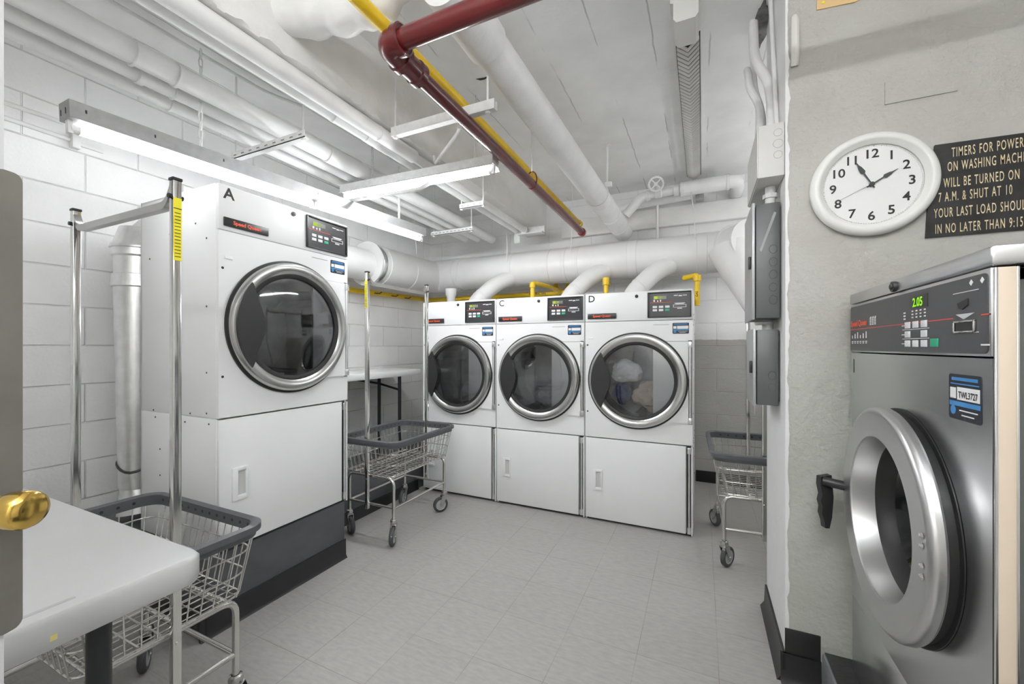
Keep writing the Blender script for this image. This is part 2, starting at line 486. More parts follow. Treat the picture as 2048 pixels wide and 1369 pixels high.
# white paint skin on the side face, ragged along the plaster corner
zs = [0 + CZ * i / 160 for i in range(161)]
fr = []; bk = []
for i, z in enumerate(zs):
    j = .010 * (noise.noise(Vector((0, 3.3, z * 9))) + .6 * noise.noise(Vector((4, 1, z * 31))))
    fr.append((PX, PY0 - .002, z)); bk.append((PX + .012 + j, PY0 - .003, z))
A = [b.verts.new(p) for p in fr]; Bv = [b.verts.new(p) for p in bk]; Cv = [b.verts.new((PX, PY1, z)) for z in zs]; D = [b.verts.new((PX + .012, PY1, z)) for z in zs]
for i in range(160):
    b.faces.new((A[i], A[i + 1], Bv[i + 1], Bv[i])); b.faces.new((A[i], Cv[i], Cv[i + 1], A[i + 1])); b.faces.new((Cv[i], D[i], D[i + 1], Cv[i + 1]))
o = struct('trim_1', b, M_PIERW)
# dropped concrete beam along the ceiling, in two depths
b = NB()
def beam_piece(bm, x0, x1, y0, y1, z0, z1, rag):
    n = int((y1 - y0) / .03)
    rows = []
    for i in range(n + 1):
        y = y0 + (y1 - y0) * i / n
        j = rag * (noise.noise(Vector((y * 14, 2, 1))) + .7 * noise.noise(Vector((y * 37, 5, 1))))
        j2 = rag * noise.noise(Vector((y * 19, 9, 4)))
        rows.append([bm.verts.new(p) for p in ((x0, y, z1), (x0, y, z0), (x1 - .012, y, z0), (x1 + j, y, z0 + .004 + j2), (x1, y, z0 + .03), (x1, y, z1))])
    for i in range(n):
        for k in range(5): bm.faces.new((rows[i][k], rows[i][k + 1], rows[i + 1][k + 1], rows[i + 1][k]))
    bm.faces.new(rows[0]); bm.faces.new(rows[-1][::-1])
beam_piece(b, -2.10, -1.817, -1.5, 2.62, 2.90, CZ, .02)
beam_piece(b, -2.08, -1.82, 2.62, BY, 2.925, CZ, .006)
struct('ceiling_beam', b, M_BEAM, smooth=30)
# soffit along the back wall, above the round duct
b = NB(); box(b, -1.6, 2.5, 4.9, BY, 2.84, 3.06, .02); struct('trim_2', b, M_BEAM)
# baseboards
b = NB(); box(b, -.06, 2.5, BY - .012, BY, 0, .125, .004); struct('baseboard_back', b, M_BLACK)
b = NB()
for (x0, y0, x1, y1) in ((PX - .014, PY0 - .014, PX, PY1 + .0),):
    prism(b, [(-.034, 0), (0, 0), (0, .125), (-.010, .125), (-.014, .03)], (PX, PY0 - .013, 0), (1, 0, 0), (0, 0, 1), (0, PY1 - PY0 + .013, 0))
    prism(b, [(-.034, 0), (0, 0), (0, .125), (-.010, .125), (-.014, .03)], (PX - .02, PY0, 0), (0, 1, 0), (0, 0, 1), (.15, 0, 0))
struct('baseboard_pier', b, M_BLACK)
# black painted lower corner of the plaster
b = NB(); box(b, PX - .002, PX + .129, PY0 - .006, PY0, .125, .235, .003); struct('trim_3', b, M_INK)
# rough hole in the ceiling slab where the conduits come through
b = NB()
pts = [(math.cos(a) * .038 * (1 + .35 * noise.noise(Vector((a * 2, 1, 0)))), math.sin(a) * .20 * (1 + .3 * noise.noise(Vector((a * 2, 5, 0))))) for a in [2 * PI * i / 26 for i in range(26)]]
prism(b, pts, (.300, 2.74, CZ - .006), (1, 0, 0), (0, 1, 0), (0, 0, .006)); struct('trim_4', b, M_HOLE)

b = NB(); prism(b, [(0, 0), (.02, .025), (.05, .03), (.09, .018), (.115, .022), (.10, .006), (.06, .012), (.03, .006)], (-1.40, 2.43, CZ - .002), (1, 0, 0), (0, 1, 0), (0, 0, .002)); struct('trim_5', b, M_INK)

# plinths
t = thing('equipment_plinth', 'dark grey painted plinth with black base under the nearest dryer', 'plinth', (-2.95, 1.68, 0))
b = NB(); box(b, WX + .003, -2.29, 1.235, 2.125, .0, .40, .006); obj('plinth_block', b, M_GREYP, t, t.location)
b = NB()
prism(b, [(.0, 0), (.022, 0), (.008, .02), (.006, .13), (0, .13)], (-2.29, 1.20, 0), (1, 0, 0), (0, 0, 1), (0, .93, 0))
prism(b, [(.0, 0), (.022, 0), (.008, .02), (.006, .13), (0, .13)], (-2.80, 1.235, 0), (0, -1, 0), (0, 0, 1), (.52, 0, 0))
obj('cove_base', b, M_BLACK, t, t.location)
t = thing('equipment_plinth', 'low dark grey plinth under the white table beside the far wall', 'plinth', (-3.15, 3.5, 0))
b = NB(); box(b, WX + .003, -2.70, 2.135, 4.96, 0, .225, .006); obj('plinth_block', b, M_GREYP, t, t.location)
b = NB(); prism(b, [(0, 0), (.02, 0), (.008, .02), (.006, .10), (0, .10)], (-2.70, 2.14, 0), (1, 0, 0), (0, 0, 1), (0, 1.33, 0)); obj('cove_base', b, M_BLACK, t, t.location)
t = thing('equipment_plinth', 'grey concrete plinth under the stainless washing machine', 'plinth', (1., 1.5, 0))
b = NB(); box(b, .47, 1.7, -.3, 2.165, 0, .168, .008); obj('plinth_block', b, mat('plinth_grey', (.2, .21, .22), .5, var=.2, vscale=7, bump=.4, bscale=15), t, t.location)
b = NB(); box(b, .48, 1.7, -.3, 2.165, .168, .171); obj('worn_top', b, mat('plinth_top', (.03, .031, .031), .45, var=.6, vscale=9, bump=.4, bscale=20), t, t.location)

# ================================================================ DRYERS
DW, DD, DH = .853, .76, 1.94
def sticker(par, x, z, w, h, y, code=None):
    """blue and black service sticker in the local x-z plane facing -y"""
    b = NB(); prism(b, rrect(x, x + w, z, z + h, w * .06, 3), (0, y, 0), (1, 0, 0), (0, 0, 1), (0, -.001, 0))
    s = obj('service_sticker', b, M_SBLK, par, label='black and blue service sticker')
    yy = y - .0014
    b = NB(); box(b, x + w * .03, x + w * .97, yy, y - .001, z + h * .30, z + h * .40); box(b, x + w * .10, x + w * .90, yy, y - .001, z + h * .86, z + h * .93); box(b, x + w * .06, x + w * .94, yy, y - .001, z + h * .775, z + h * .80)
    lathe(b, [(0, .0005), (w * .085, .0005), (w * .085, 0)], (x + w * .15, y - .001, z + h * .2), (0, -1, 0), 16)
    obj('sticker_band', b, M_BLUE, s)
    b = NB(); box(b, x + w * .28, x + w * .96, yy, y - .001, z + h * .44, z + h * .72); box(b, x + w * .05, x + w * .24, yy, y - .001, z + h * .46, z + h * .70)
    obj('sticker_field', b, M_PRINT, s)
    b = NB()
    for q, (a0, a1) in enumerate(((.35, .9), (.42, .8))): box(b, x + w * a0, x + w * a1, yy, y - .001, z + h * (.2 - q * .1), z + h * (.225 - q * .1))
    if False: text(b, 'NEED', h * .07, (x + w * .5, yy - .0002, z + h * .845), (1, 0, 0), (0, 0, 1), 'CENTER', .0002)
    obj('sticker_print', b, M_PRINT, s)
    if code:
        b = NB(); text(b, code, h * .135, (x + w * .62, yy - .0002, z + h * .49), (.86, 0, 0), (0, 0, 1), 'CENTER', .0004, .02); obj('sticker_code', b, M_INK, s)
    return s
def make_dryer():
    root = thing('clothes_dryer', '', 'dryer')
    b = NB()
    
    for x_ in (0, DW - .012):
        box(b, x_, x_ + .012, .02, DD, 0, .7085, .003); box(b, x_, x_ + .012, .02, DD, .7125, DH, .003)
    box(b, .008, .010, .03, DD - .02, .69, .73); box(b, DW - .010, DW - .008, .03, DD - .02, .69, .73); box(b, 0, DW, .02, DD, DH - .012, DH, .003)
    box(b, 0, DW, DD - .012, DD, 0, DH); box(b, .01, DW - .01, .03, DD - .02, .705, .715); box(b, .01, DW - .01, .03, .05, .0, .70)
    obj('cabinet', b, M_WHITE, root)
    b = NB()
    for (y, z) in ((.1, .735), (.25, .725), (.62, .72), (.08, .68), (.3, .675), (.6, .68), (.1, 1.66), (.1, 1.3), (.1, .95), (.66, 1.6), (.45, 1.72), (.55, .5), (.55, .35), (.2, 1.75)):
        lathe(b, [(0, .003), (.004, .0025), (.0055, 0)], (0, y, z), (-1, 0, 0), 8)
        lathe(b, [(0, .003), (.004, .0025), (.0055, 0)], (DW, y, z), (1, 0, 0), 8)
    obj('screw', b, M_DGREY, root)
    b = NB(); box(b, .002, DW - .002, 0, .03, 1.70, DH - .001, .006); obj('top_panel', b, M_WHITE, root)
    rc, rz = .425, 1.206
    b = NB(); plate_hole(b, .002, DW - .002, .714, 1.696, rc, rz, .335, 0, .025)
    obj('front_panel', b, M_WHITE, root, smooth=20)
    for (x, z) in ((.022, 1.5), (.022, .93)):
        b = NB(); lathe(b, [(0, .004), (.005, .003), (.007, 0)], (x, 0, z), (0, -1, 0), 10); obj('latch_screw', b, M_DARK, root)
    b = NB(); box(b, .03, .072, -.004, 0, 1.55, 1.566, .0015); obj('catch_plate', b, M_WHITE, root)
    # hinge side plate beside the ring
    b = NB()
    pts = [(.50, .842), (DW - .035, .885), (DW - .035, 1.527), (.60, 1.545), (.56, 1.40), (.56, 1.0)]
    prism(b, [(.56, .885), (DW - .032, .885), (DW - .032, 1.527), (.56, 1.527)], (0, -.012, 0), (1, 0, 0), (0, 0, 1), (0, .012, 0))
    hp = obj('hinge_plate', b, M_WHITE, root)
    b = NB(); cyl(b, (DW - .02, -.010, .885), (DW - .02, -.010, 1.527), .010, 12)
    for z in (.885, 1.48): box(b, DW - .034, DW - .006, -.021, -.001, z, z + .045, .003)
    obj('hinge_rod', b, M_GALV, hp)
    b = NB(); box(b, DW - .034, DW - .006, -.0015, -.0002, .88, 1.535); box(b, .60, DW - .034, -.0015, -.0002, 1.526, 1.530); obj('hinge_channel', b, M_DGREY, hp)
    # loading door
    b = NB()
    lathe(b, [(.318, .004), (.318, .030), (.330, .040), (.352, .048), (.372, .044), (.383, .030), (.385, .012)], (rc, 0, rz), (0, -1, 0), 96)
    door = obj('loading_door', b, M_STEEL, root, label='round glass door with stainless rim')
    b = NB(); lathe(b, [(.385, 0), (.397, .002), (.397, .012), (.384, .014)], (rc, 0, rz), (0, -1, 0), 96)
    lathe(b, [(.292, .018), (.294, .026), (.306, .031), (.318, .032), (.324, .028)], (rc, 0, rz), (0, -1, 0), 96)
    obj('gasket', b, M_INK, door)
    b = NB(); lathe(b, [(0, .026), (.1, .0255), (.2, .023), (.27, .020), (.302, .016)], (rc, 0, rz), (0, -1, 0), 72)
    obj('door_glass', b, M_GLASS, door)
    b = NB()
    pts = []
    A0 = 40
    for i in range(17):
        a = math.radians(180 - A0 + 2 * A0 * i / 16); pts.append((.362 * math.cos(a), .362 * math.sin(a)))
    for i in range(1, 20):
        s = i / 20; z = -.233 + .466 * s
        pts.append((-.262 + .052 * math.sin(PI * s) ** .8 * (1 - .35 * math.cos(2 * PI * s)) - .012, z))
    prism(b, pts, (rc, -.052, rz), (1, 0, 0), (0, 0, 1), (0, .03, 0))
    obj('door_handle', b, mat('handle_black', (.022, .022, .023), .38), door, label='dark crescent shaped pull')
    # drum
    b = NB(); lathe(b, [(.345, .02), (.345, .06), (.37, .07), (.37, .55), (.0, .57)], (rc, 0, rz), (0, 1, 0), 48)
    for k in range(3):
        a = k * 2 * PI / 3 + .5; ca, sa = math.cos(a), math.sin(a)
        prism(b, [(-.04, 0), (.04, 0), (.015, .09), (-.015, .09)], (rc + .37 * ca, .09, rz + .37 * sa), (-sa, 0, ca), (-ca, 0, -sa), (0, .44, 0))
    obj('drum', b, M_DRUM, root)
    # lint door
    b = NB(); box(b, .004, DW - .05, 0, .022, .018, .704, .004); lint = obj('lint_door', b, M_WHITE, root)
    b = NB()
    for q in ((.066, .096, .262, .438), (.138, .148, .262, .438), (.09, .142, .262, .286), (.09, .142, .418, .438)): box(b, q[0], q[1], -.011, 0, q[2], q[3], .003)
    hb = obj('recessed_pull', b, M_WHITE, lint)
    b = NB(); prism(b, rrect(.094, .138, .285, .418, .01), (0, -.0008, 0), (1, 0, 0), (0, 0, 1), (0, .0006, 0)); obj('pull_recess', b, mat('recess_shade', (.56, .56, .56), .5), lint)  # greyer patch on the flat door paints the shade inside the pull
    b = NB(); cyl(b, (DW - .027, .004, .03), (DW - .027, .004, .69), .009, 12)
    for z in (.02, .645): box(b, DW - .04, DW - .014, -.004, .016, z, z + .05, .003)
    obj('hinge_rod', b, M_GALV, lint)
    b = NB(); box(b, DW - .046, DW - .006, .02, .03, .012, .70); obj('hinge_recess', b, M_DARK, root)
    b = NB(); box(b, DW - .012, DW - .002, 0, .028, .004, .70, .002); obj('side_stile', b, M_WHITE, root)
    b = NB(); box(b, .01, DW - .01, .026, .05, 0., .018); obj('toe_strip', b, M_DARK, root)
    # control panel
    b = NB()
    prism(b, rrect(.520, .838, 1.724, 1.92, .006, 2), (0, -.004, 0), (1, 0, 0), (0, 0, 1), (0, .004, 0))
    cp = obj('control_panel', b, M_PANEL, root, label='black control panel with keys and display')
    b = NB()
    for bx in ((.516, .842, 1.719, 1.728), (.516, .842, 1.914, 1.924), (.516, .527, 1.719, 1.924), (.832, .842, 1.719, 1.924)): box(b, bx[0], bx[1], -.011, 0, bx[2], bx[3], .002)
    obj('panel_frame', b, M_DARK, cp)
    Y0, Y1 = -.0050, -.004
    b = NB(); box(b, .563, .66, Y0, Y1, 1.866, 1.893); obj('display', b, mat('display_film', (.16, .17, .14), .3), cp)
    b = NB(); text(b, '20', .019, (.612, Y0 - .0002, 1.870), (1, 0, 0), (0, 0, 1), 'CENTER', .0003, .02); box(b, .566, .594, Y0 - .0006, Y0, 1.868, 1.891); obj('display_digits', b, M_LCDY, cp)
    b = NB(); box(b, .535, .70, Y0, Y1, 1.838, 1.8415); obj('red_stripe', b, M_REDL, cp)
    b = NB()
    for (x, z, w, h) in ((.562, 1.848, .012, .014), (.590, 1.846, .008, .012), (.612, 1.846, .008, .016), (.715, 1.888, .03, .006), (.75, 1.884, .025, .008), (.78, 1.888, .03, .005)): box(b, x, x + w, Y0, Y1, z, z + h)
    for z in (1.827,): 
        pass
    prism(b, [(.715, 1.832), (.80, 1.832), (.785, 1.823), (.73, 1.823)], (0, Y0, 0), (1, 0, 0), (0, 0, 1), (0, .001, 0))
    for bx in ((.71, .806, 1.816, 1.819), (.71, .806, 1.797, 1.80), (.71, .714, 1.797, 1.819), (.802, .806, 1.797, 1.819), (.74, .775, 1.785, 1.792)): box(b, bx[0], bx[1], Y0, Y1, bx[2], bx[3])
    obj('card_reader_print', b, M_PRINT, cp)
    for r in range(2):
        for c in range(3):
            b = NB(); x = .556 + c * .047; z = 1.796 - r * .026
            box(b, x, x + .034, -.0065, Y1, z, z + .018, .002)
            obj('key', b, M_GREEN if (r, c) == (1, 2) else M_KEY, cp)
    # badge
    b = NB(); box(b, .024, .266, -.010, 0, 1.722, 1.768, .003); bd = obj('brand_badge', b, M_DARK, root)
    b = NB(); text(b, 'Speed Queen', .019, (.145, -.0105, 1.737), (1, 0, 0), (0, 0, 1), 'CENTER', .0004, .03); obj('badge_lettering', b, M_ORANGE, bd)
    b = NB(); lathe(b, [(0, .009), (.006, .009), (.008, .006), (.013, .006), (.014, 0)], (.43, 0, 1.900), (0, -1, 0), 20); obj('lock', b, M_DARK, root)
    sticker(root, .705, 1.588, .12, .086, 0.)
    b = NB(); box(b, .56, .68, -.0006, 0, 1.660, 1.664); obj('fine_print', b, M_GPRINT, root)
    return root
dryer = make_dryer()
XA = -2.268
def place_dryer(o, letter, label, loc, rz):
    o.location = loc; o.rotation_euler = (0, 0, rz); tag(o, label, 'dryer', 'stacked height coin dryers')
    b = NB(); text(b, letter, .056, (.026, 0, 1.868), (1, 0, 0), (0, 0, 1), 'LEFT', .0012, .022 if letter == 'A' else .010)
    obj('unit_letter', b, M_INK, o)
copies = [copy_tree(dryer) for _ in range(3)]
place_dryer(dryer, 'A', 'large white dryer marked A on the tall dark plinth', (XA, 1.278, .402), PI / 2)
YB0 = 3.476
place_dryer(copies[0], 'B', 'white dryer partly behind the cart pole, at the corner end of the row', (-2.637, YB0, 0.006), 0)
place_dryer(copies[1], 'C', 'white dryer marked C, middle of the row of three', (-1.776, YB0, 0.004), 0)
place_dryer(copies[2], 'D', 'white dryer marked D with clothes tumbling inside', (-.916, YB0, 0.003), 0)
def cloth(name, c, sx, sy, sz, m, seed, label):
    b = NB(); bmesh.ops.create_icosphere(b, subdivisions=4, radius=1.)
    for v in b.verts:
        p = v.co.copy()
        d = 1 + .28 * noise.noise(p * 1.6 + Vector((seed, 0, 0))) + .13 * noise.noise(p * 4.2 + Vector((0, seed, 0)))
        v.co = Vector((c[0] + p.x * sx * d, c[1] + p.y * sy * d, c[2] + p.z * sz * d))
    return single(name, b, m, label, 'laundry', 'laundry seen through the dryer door')
cloth('laundry_cloth', (-.61, 3.76, 1.27), .135, .11, .10, M_CLW, 1.3, 'crumpled white cloth up behind the glass of dryer D')
cloth('laundry_cloth', (-.40, 3.76, 1.06), .15, .12, .12, M_CLT, 4.1, 'beige cloth low behind the glass of dryer D')
cloth('laundry_cloth', (-.66, 3.80, 1.06), .085, .10, .085, M_CLB, 7.7, 'dark blue cloth low behind the glass of dryer D')
cloth('laundry_cloth', (-1.36, 3.82, 1.02), .15, .13, .12, M_CLG, 2.2, 'grey cloth heaped behind the glass of dryer C')
cloth('laundry_cloth', (-2.22, 3.82, 1.01), .15, .13, .12, M_CLG, 9.1, 'grey cloth heaped behind the glass of the corner dryer')

# ================================================================ WASHER
def make_washer():
    WW, WH, WD = .90, 1.53, .85
    t = thing('washing_machine', 'large stainless front-loading washing machine below the clock', 'washing machine', (.555, 2.1, .172), -PI / 2)
    rc, rz = .466, .792
    b = NB(); plate_hole(b, .0, WW - .007, .312, 1.292, rc, rz, .30, 0, .03)
    obj('front_panel', b, M_STEELW, t, smooth=20)
    b = NB(); box(b, 0, WW - .007, .002, .03, 0, .308, .003); obj('kick_panel', b, M_STEELW, t)
    b = NB(); box(b, 0, .012, .03, WD, 0, 1.485); box(b, WW - .045, WW - .033, .034, WD, 0, 1.485); box(b, 0, WW - .033, .03, WD, 1.46, 1.484); box(b, 0, WW - .033, WD - .01, WD, 0, 1.485)
    obj('cabinet', b, mat('washer_body_grey', (.11, .115, .11), .5), t)
    tan = mat('corner_reflection', (.56, .47, .37), .35)  # tan paints in the wood door's reflection on the steel post
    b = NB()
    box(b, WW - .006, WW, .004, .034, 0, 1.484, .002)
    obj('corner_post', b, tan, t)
    b = NB()
    box(b, WW - .004, WW + .0015, .0, .006, 0, 1.484, .002); box(b, WW - .004, WW + .0015, .032, .037, 0, 1.484, .002)
    obj('post_bead', b, M_CHROME, t)
    b = NB(); box(b, -.003, WW + .004, -.006, WD, 1.488, WH, .006); obj('top_cap', b, M_STEELW, t)
    b = NB(); lathe(b, [(0, .012), (.008, .012), (.010, .008), (.016, .008), (.017, 0)], (.43, -.006, 1.506), (0, -1, 0), 20); obj('lock', b, M_DARK, t)
    # control panel
    b = NB(); box(b, .0, WW - .007, -.002, .03, 1.296, 1.486, .003); obj('panel_surround', b, M_STEELW, t)
    b = NB(); prism(b, rrect(.003, .885, 1.302, 1.476, .012, 3), (0, -.004, 0), (1, 0, 0), (0, 0, 1), (0, .002, 0))
    cp = obj('control_panel', b, M_PANELW, t, label='grey control panel with keys and green display')
    y0, y1 = -.0048, -.004
    def L(Y): return 2.1 - Y
    def Zl(z): return z - .172
    b = NB(); box(b, .003, L(1.345), y0, y1, Zl(1.5565), Zl(1.5590)); box(b, L(1.235), L(1.21), y0, y1, Zl(1.5575), Zl(1.5605)); obj('red_stripe', b, M_REDL, cp)
    b = NB(); text(b, 'Speed Queen', .022, (.012, y0, Zl(1.570)), (1, 0, 0), (0, 0, 1), 'LEFT', .0003, .03); obj('brand_lettering', b, M_ORANGE, cp)
    b = NB(); box(b, L(1.572), L(1.467), y0, y1, Zl(1.598), Zl(1.634)); dp = obj('display', b, M_LEDW, cp)
    b = NB(); text(b, '2.05', .024, (L(1.523), y0 - .0003, Zl(1.604)), (1, 0, 0), (0, 0, 1), 'CENTER', .0004, .02); obj('display_digits', b, M_LED, dp)
    for r in range(3):
        for c in range(3):
            if (r, c) == (1, 1): continue
            b = NB(); x = L(1.602) + c * .049; z = Zl(1.543) - r * .027
            box(b, x, x + .034, -.006, y1, z, z + .019, .002); obj('key', b, M_KEY, cp)
    b = NB(); box(b, L(1.453), L(1.412), -.006, y1, Zl(1.489), Zl(1.511), .002); obj('key', b, M_GREEN, cp)
    b = NB()
    for r in range(3): 
        box(b, L(1.625), L(1.606), y0, y1, Zl(1.551) - r * .027, Zl(1.5535) - r * .027)
    obj('label_print', b, M_PRINT, cp); b = NB()
    for r in range(2): box(b, L(1.62), L(1.46), y0, y1, Zl(1.539) - r * .027, Zl(1.5405) - r * .027)
    obj('key_line', b, M_PRINT, cp); b = NB()
    for c in range(4):
        for r in range(3): box(b, L(1.56) + c * .024, L(1.56) + c * .024 + .009, y0, y1, Zl(1.590) - r * .009, Zl(1.5935) - r * .009)
    for r in range(3): box(b, L(1.612), L(1.60), y0, y1, Zl(1.588) - r * .009, Zl(1.592) - r * .009)
    obj('cycle_print', b, M_PRINT, cp); b = NB()
    for c in range(3):
        prism(b, [(0, 0), (.013, .004), (.013, 0)], (L(1.885) + c * .021, y0, Zl(1.594)), (1, 0, 0), (0, 0, 1), (0, .0008, 0))
        for r in range(5): box(b, L(1.885) + c * .021, L(1.885) + c * .021 + .013, y0, y1, Zl(1.590) - r * .0055, Zl(1.593) - r * .0055)
    obj('column_print', b, M_PRINT, cp); b = NB()
    for c in range(6):
        box(b, .02 + c * .03, .037 + c * .03, y0, y1, Zl(1.508), Zl(1.511)); box(b, .022 + c * .03, .035 + c * .03, y0, y1, Zl(1.502), Zl(1.505))
        box(b, .024 + c * .03, .031 + c * .03, y0, y1, Zl(1.522), Zl(1.522) + .012 + .006 * (c % 3))
    obj('soap_print', b, M_PRINT, cp); b = NB()
    box(b, L(1.236), L(1.206), y0, y1, Zl(1.492), Zl(1.4955)); box(b, L(1.262), L(1.245), y0, y1, Zl(1.521), Zl(1.523))
    box(b, L(1.345), L(1.245), y0, y1, Zl(1.6155), Zl(1.6170))
    for Y in (1.272, 1.232): lathe(b, [(0, .0008), (.007, .0008), (.007, 0)], (L(Y), y1, Zl(1.634)), (0, -1, 0), 4)
    obj('panel_print', b, M_PRINT, cp)
    b = NB(); prism(b, [(L(1.333), Zl(1.566)), (L(1.258), Zl(1.566)), (L(1.300), Zl(1.553))], (0, y0, 0), (1, 0, 0), (0, 0, 1), (0, .0008, 0))
    obj('insert_arrow', b, mat('silver_print', (.6, .6, .62), .4), cp)
    b = NB()
    for bx in ((.0, .085, .0, .004), (.0, .085, .024, .028), (0, .005, 0, .028), (.08, .085, 0, .028)): box(b, L(1.338) + bx[0], L(1.338) + bx[1], -.009, y1, Zl(1.522) + bx[2], Zl(1.522) + bx[3], .001)
    cs = obj('card_slot', b, M_CHROME, cp)
    b = NB(); box(b, L(1.332), L(1.258), -.0055, y1, Zl(1.527), Zl(1.546)); obj('slot_opening', b, M_INK, cs)
    b = NB(); prism(b, [(L(1.325), Zl(1.592)), (L(1.282), Zl(1.600)), (L(1.282), Zl(1.585)), (L(1.305), Zl(1.576)), (L(1.320), Zl(1.580))], (0, -.006, 0), (1, 0, 0), (0, 0, 1), (0, .002, 0))
    obj('coin_entry', b, M_INK, cp)
    b = NB(); text(b, '1', .055, (.008, 0, Zl(1.385)), (1, 0, 0), (0, 0, 1), 'LEFT', .0008, .0); obj('unit_number', b, M_INK, t)
    sticker(t, L(1.372), Zl(1.316), .13, .108, 0., 'TWL3727')
    # door
    b = NB(); lathe(b, [(.322, .0), (.322, .024), (.314, .030)], (rc, 0, rz), (0, -1, 0), 96); lathe(b, [(.322, 0), (.335, .001), (.335, .004), (.322, .006)], (rc, 0, rz), (0, -1, 0), 96)
    dk = obj('door_gasket', b, M_INK, t)
    b = NB(); lathe(b, [(.322, .026), (.333, .028), (.337, .034), (.3375, .046), (.336, .053), (.332, .0585), (.326, .062), (.321, .0638), (.318, .0640)], (rc, 0, rz), (0, -1, 0), 96)
    lathe(b, [(.3179, .0640), (.2440, .0640)], (rc, 0, rz), (0, -1, 0), 96)
    lathe(b, [(.2440, .0640), (.2420, .0632), (.2405, .061), (.2400, .057)], (rc, 0, rz), (0, -1, 0), 96); lathe(b, [(.2400, .057), (.2310, -.004)], (rc, 0, rz), (0, -1, 0), 96)
    dr = obj('loading_door', b, M_STEELR, t, smooth=28, label='round steel door ring')
    b = NB(); lathe(b, [(.231, -.004), (.224, -.012), (.210, -.05), (.205, -.09)], (rc, 0, rz), (0, -1, 0), 64); obj('inner_seal', b, M_INK, dr)
    b = NB(); lathe(b, [(0, -.13), (.1, -.125), (.16, -.108), (.204, -.05)], (rc, 0, rz), (0, -1, 0), 48); obj('door_glass', b, M_GLASSW, dr)
    for (Y, z) in ((1.335, 1.026), (1.335, 1.0), (1.335, .951), (1.335, .925)):
        b = NB(); lathe(b, [(0, .006), (.005, .005), (.0085, 0)], (L(Y), -.065, Zl(z)), (0, -1, 0), 14); obj('rivet', b, M_CHROME, dr)
    b = NB()
    cx = rc - .330; cz = .785
    tube(b, fillet([(cx + .02, -.045, cz), (cx + .004, -.075, cz), (cx - .012, -.122, cz + .004)], .03), .018, 12, radii=None)
    prism(b, [(-.022, .026), (.020, .020), (.022, -.012), (.014, -.05), (.020, -.075), (.013, -.10), (.016, -.125), (.006, -.155), (.002, -.182), (-.014, -.183), (-.024, -.14), (-.030, -.06)], (cx - .014, -.112, cz), (.42, -.9, 0), (0, 0, 1), (-.022, -.010, 0))
    obj('door_lever', b, M_DARK, dr, smooth=45, label='black hand lever')
    b = NB(); lathe(b, [(.205, .095), (.195, .10), (.190, .115), (.20, .13), (.33, .14), (.33, .6), (0, .62)], (rc, 0, rz), (0, 1, 0), 48); obj('drum', b, M_DRUM, t)
    return t
make_washer()

